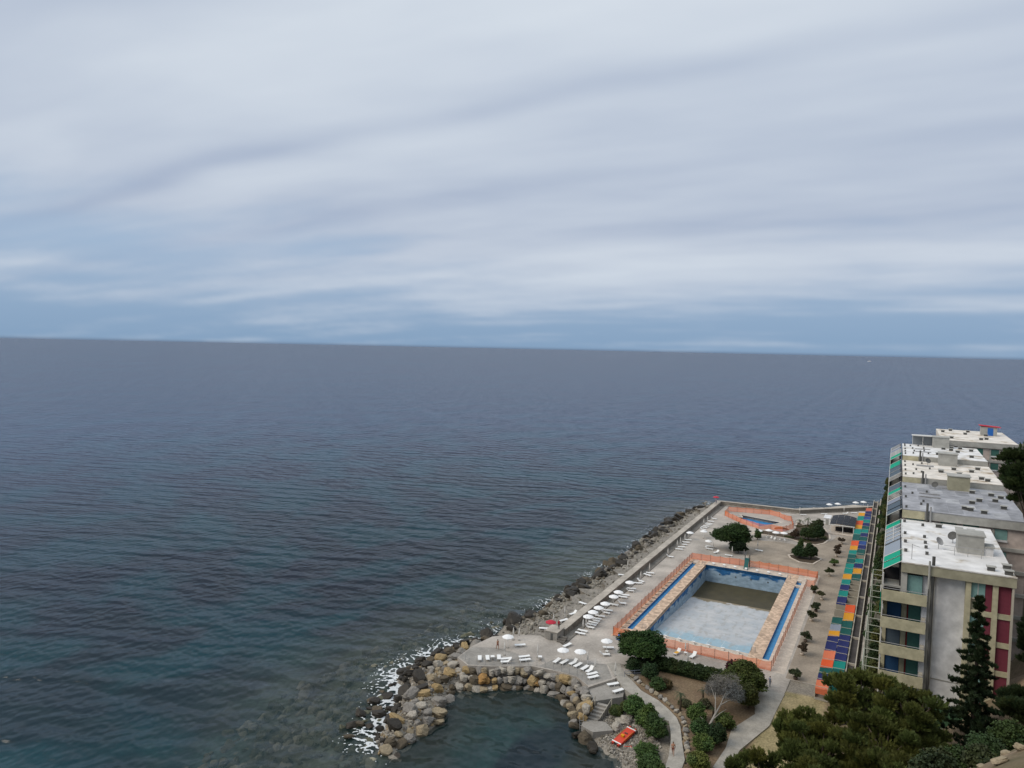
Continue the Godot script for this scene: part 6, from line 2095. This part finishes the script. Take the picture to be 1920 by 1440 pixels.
func figure(stride: float, swing: float, skin: Color, top: Color, legs: Color, feet: Color, hair: Color, long_legs: bool) -> ArrayMesh:
	var b := []
	var hands := []
	b.append([Vector3(0, 1.0, 0), Vector3(0, 1.16, 0.01), 0.135, 0.125, top])
	b.append([Vector3(-0.06, 1.3, 0), Vector3(0.06, 1.3, 0), 0.135, 0.135, top])
	b.append([Vector3(-0.15, 1.42, 0), Vector3(0.15, 1.42, 0), 0.075, 0.075, top])
	b.append([Vector3(-0.08, 0.94, 0), Vector3(0.08, 0.94, 0), 0.125, 0.125, legs])
	b.append([Vector3(0, 1.45, 0), Vector3(0, 1.56, 0.015), 0.055, 0.05, skin])
	b.append([Vector3(0, 1.60, 0.03), Vector3(0, 1.66, 0.015), 0.075, 0.088, skin])
	b.append([Vector3(0, 1.69, -0.015), Vector3(0, 1.70, 0.0), 0.088, 0.086, hair])
	b.append([Vector3(0, 1.635, 0.1), Vector3(0, 1.61, 0.122), 0.012, 0.016, skin])
	for s in [-1.0, 1.0]:
		b.append([Vector3(s * 0.088, 1.64, 0.0), Vector3(s * 0.092, 1.61, 0.0), 0.018, 0.014, skin])
		var hip := Vector3(s * 0.095, 0.92, 0)
		var knee := Vector3(s * 0.10, 0.49, s * stride * 0.55 + 0.03)
		var ankle := Vector3(s * 0.10, 0.09, s * stride)
		b.append([hip, hip.lerp(knee, 0.55), 0.095, 0.08, legs])
		b.append([hip.lerp(knee, 0.5), knee, 0.08, 0.058, legs if long_legs else skin])
		b.append([knee, knee.lerp(ankle, 0.35) + Vector3(0, 0, -0.015), 0.056, 0.058, legs if long_legs else skin])
		b.append([knee.lerp(ankle, 0.35), ankle, 0.056, 0.036, legs if long_legs else skin])
		b.append([ankle + Vector3(0, -0.045, -0.03), ankle + Vector3(0, -0.055, 0.15), 0.04, 0.032, feet])
		var sh := Vector3(s * 0.20, 1.42, 0)
		var el := Vector3(s * 0.265, 1.13, -s * swing * 0.4 - 0.02)
		var wr := Vector3(s * 0.27, 0.88, -s * swing + 0.06)
		b.append([sh, sh.lerp(el, 0.5), 0.058, 0.05, top])
		b.append([sh.lerp(el, 0.45), el, 0.05, 0.042, skin])
		b.append([el, wr, 0.043, 0.03, skin])
		var dir := (wr - el).normalized()
		b.append([wr, wr + dir * 0.075, 0.03, 0.036, skin])
		hands.append([wr, dir, skin])
	return body_mesh(b, 0.034, hands)

func people():
	var skin := Color(0.36, 0.19, 0.12)
	var hair := Color(0.03, 0.02, 0.015)
	var walk := figure(0.24, 0.22, skin, skin * 1.05, Color(0.20, 0.05, 0.035), skin * 0.8, hair, false)
	var o := mesh_of("person", walk, M.body)
	o.position = Vector3(-24.2, DECK + 0.08, -92.2)
	o.rotation.y = 0.25
	tag(o, "bare chested person in dark swimming trunks walking down the path", "person")
	var stand := figure(0.06, 0.06, skin, Color(0.24, 0.26, 0.31), Color(0.18, 0.20, 0.25), Color(0.5, 0.5, 0.5), hair, true)
	o = mesh_of("person", stand, M.body)
	o.position = Vector3(-16.0, DECK + 0.01, -119.6)
	o.rotation.y = 2.4
	tag(o, "person in grey-blue clothes standing on the deck near the fence corner", "person")
	var red := figure(0.05, 0.1, skin, Color(0.42, 0.02, 0.04), Color(0.03, 0.03, 0.05), Color(0.1, 0.1, 0.1), hair, true)
	o = mesh_of("person", red, M.body)
	o.position = Vector3(-53.7, 4.62, -119.6)
	o.rotation.y = 1.2
	tag(o, "person in a red shirt standing on the stone pier", "person")
	o = mesh_of("person", walk, M.body)
	o.position = Vector3(-60.9, DECK, -109.2)
	o.rotation.y = -2.0
	tag(o, "bather in swimming trunks beside the breakwater parasol", "person")
	o = mesh_of("person", stand, M.body)
	o.position = Vector3(-53.6, 4.23, -250.6)
	o.rotation.y = 0.8
	tag(o, "person beside the red parasol on the far corner of the sea wall", "person")

# ---------------------------------------------------------------- boat and odds and ends
func hull(ln: float, w: float, h: float) -> ArrayMesh:
	var st := new_st()
	st.set_smooth_group(0)
	var n := 10
	var sec := []
	for i in n + 1:
		var f := float(i) / n
		var taper := sin(PI * clampf(0.12 + f * 0.80, 0.0, 1.0))
		var wd := w * 0.5 * pow(taper, 0.45)
		var rise := h * 0.45 * pow(absf(f - 0.45) * 1.8, 3.0)
		var z := (f - 0.5) * ln
		sec.append([Vector3(-wd, h + rise, z), Vector3(-wd * 0.8, h * 0.25 + rise, z), Vector3(0, rise, z), Vector3(wd * 0.8, h * 0.25 + rise, z), Vector3(wd, h + rise, z)])
	for i in n:
		for k in 4:
			quad(st, sec[i][k + 1], sec[i][k], sec[i + 1][k], sec[i + 1][k + 1])
		quad(st, sec[i][0], sec[i][4], sec[i + 1][4], sec[i + 1][0])
	return done(st)

func small_things():
	var b := thing("rescue_boat", "red twin-hulled rowing rescue boat drawn up on the shingle", "boat", Vector3(-32.65, (ground(-33.3, -94.9) + ground(-32.0, -99.1)) / 2.0 + 0.12, -97.0), -0.3)
	b.rotation.x = atan2(ground(-32.0, -99.1) - ground(-33.3, -94.9), 4.4)
	var hm := hull(4.5, 0.5, 0.36)
	for s in [-0.5, 0.5]:
		mesh_of("hull", hm, M.red_boat, b, Transform3D(Basis(), Vector3(s, 0.0, 0)))
	bx(b, "deck", Vector3(0, 0.44, 0), Vector3(1.4, 0.08, 3.7), M.red_boat)
	for z in [-1.8, 1.8]:
		bx(b, "cross_beam", Vector3(0, 0.48, z), Vector3(1.55, 0.1, 0.16), M.white_plastic)
	bx(b, "rowing_seat", Vector3(0, 0.62, 0.3), Vector3(0.5, 0.3, 0.35), M.tarp_amber)
	bx(b, "footrest", Vector3(0, 0.52, -0.5), Vector3(0.5, 0.14, 0.2), M.rust_post)
	for s in [-0.7, 0.7]:
		bar(b, "oar", Vector3(s, 0.55, -1.2), Vector3(s * 1.1, 0.58, 1.0), 0.025, M.tarp_amber)
	var an := thing("boat_anchor", "red float line beside the stern of the rescue boat", "float", Vector3(-31.6, ground(-31.6, -95.4) + 0.1, -95.4), 0.5)
	bar(an, "shaft", Vector3(-0.5, 0, 0), Vector3(0.5, 0.05, 0.1), 0.06, M.red_boat)
	bar(an, "fluke", Vector3(0.5, 0.05, -0.2), Vector3(0.5, 0.05, 0.4), 0.05, M.red_boat)
	var bin := thing("litter_bin", "blue and white litter bin at the near seaward corner of the pool fence", "bin", Vector3(-43.6, DECK, -124.9))
	mesh_of("body", lathe([[0.0, 0.0], [0.26, 0.0], [0.3, 0.7], [0.0, 0.7]], 12), M.white_plastic, bin)
	mesh_of("lid", lathe([[0.31, 0.7], [0.3, 0.78], [0.0, 0.84]], 12), M.bright_blue, bin)
	bx(bin, "base", Vector3(0, 0.05, 0), Vector3(1.0, 0.1, 1.0), M.bright_blue)
	# railings
	var rl := thing("handrail", "blue-grey metal handrail on the garden steps under the round evergreen", "railing", Vector3(-36.2, DECK, -111.8), 0.75)
	bar(rl, "top_rail", Vector3(-1.8, 1.0, 0), Vector3(1.8, 0.9, 0), 0.035, M.tarp_grey)
	bar(rl, "mid_rail", Vector3(-1.8, 0.55, 0), Vector3(1.8, 0.45, 0), 0.03, M.tarp_grey)
	for x in [-1.8, 0.0, 1.8]:
		bar(rl, "post", Vector3(x, -0.1, 0), Vector3(x, 1.0, 0), 0.035, M.tarp_grey)
	var cr := thing("rope_railing", "thin post railing along the edge of the terrace above the cove", "railing")
	var top := poly([-64.6, -103.2, -62.0, -101.4, -58.4, -103.0, -52.7, -106.6, -47.9, -107.1, -44.4, -106.9, -42.0, -105.2])
	for k in 18:
		var p := along(top, k / 17.0)
		bar(cr, "post", Vector3(p.x, DECK - 0.05, p.y), Vector3(p.x, DECK + 1.0, p.y), 0.03, M.metal_grey)
		if k < 17:
			var q := along(top, (k + 1) / 17.0)
			bar(cr, "rope", Vector3(p.x, DECK + 0.95, p.y), Vector3(q.x, DECK + 0.95, q.y), 0.012, M.metal_grey)
	for q in [[-38.9, 2.3, -101.0, "terrace end"], [-36.4, 2.3, -101.6, "garden side"]]:
		var fp := thing("rail_post", "pale wooden rail post on the %s of the bathing steps" % q[3], "post", Vector3(q[0], 0.6, q[2]))
		bar(fp, "post", Vector3(0, 0, 0), Vector3(0, 3.0, 0), 0.06, M.rail_cream)
		bar(fp, "rail", Vector3(0, 2.9, 0), Vector3(-0.6, 1.2, 3.4), 0.04, M.rail_cream)
	var lp := thing("lamp_post", "thin dark lamp post beside the round evergreen", "lamp post", Vector3(-33.0, DECK, -118.4))
	bar(lp, "pole", Vector3(0, 0, 0), Vector3(0, 3.4, 0), 0.045, M.pipe_dark)
	mesh_of("lamp_head", lathe([[0.0, 3.3], [0.14, 3.36], [0.12, 3.5], [0.0, 3.58]], 10), M.metal_grey, lp)
	var dw := thing("driftwood", "bleached driftwood branch on the shingle behind the red boat", "driftwood", Vector3(-29.6, ground(-29.6, -98.0) + 0.1, -98.0), 0.9)
	trunk(dw, [Vector3(-0.9, 0, 0), Vector3(0, 0.18, 0.2), Vector3(0.9, 0.1, 0.0)], [0.07, 0.06, 0.03], M.dead_wood, [[Vector3(0.1, 0.15, 0.2), Vector3(0.5, 0.3, 0.7), 0.03]])
	var slabr := thing("broken_slab", "pale tilted concrete slab fallen beside the bathing steps", "slab", Vector3(-34.2, ground(-34.2, -100.4) + 0.25, -100.4))
	mesh_of("slab", rocks[3], M.stone_pale, slabr, Transform3D(Basis.from_euler(Vector3(0.25, 0.5, 0.2)) * Basis.from_scale(Vector3(1.8, 0.35, 1.1)), Vector3.ZERO))
	var yt := thing("motor_yacht", "white motor yacht far out near the horizon", "yacht", Vector3.ZERO, 1.2)
	yt.position = Vector3(-239.0, -0.6, -7608.0)
	mesh_of("hull", hull(34.0, 7.0, 4.0), M.white_plastic, yt)
	bx(yt, "cabin", Vector3(0, 5.2, -1.0), Vector3(5.0, 2.6, 14.0), M.white_plastic)
	bx(yt, "bridge", Vector3(0, 7.2, 0.5), Vector3(4.0, 1.6, 7.0), M.white_plastic)
	bx(yt, "cabin_window", Vector3(0, 5.4, -1.0), Vector3(5.1, 0.9, 11.0), M.room_dark)
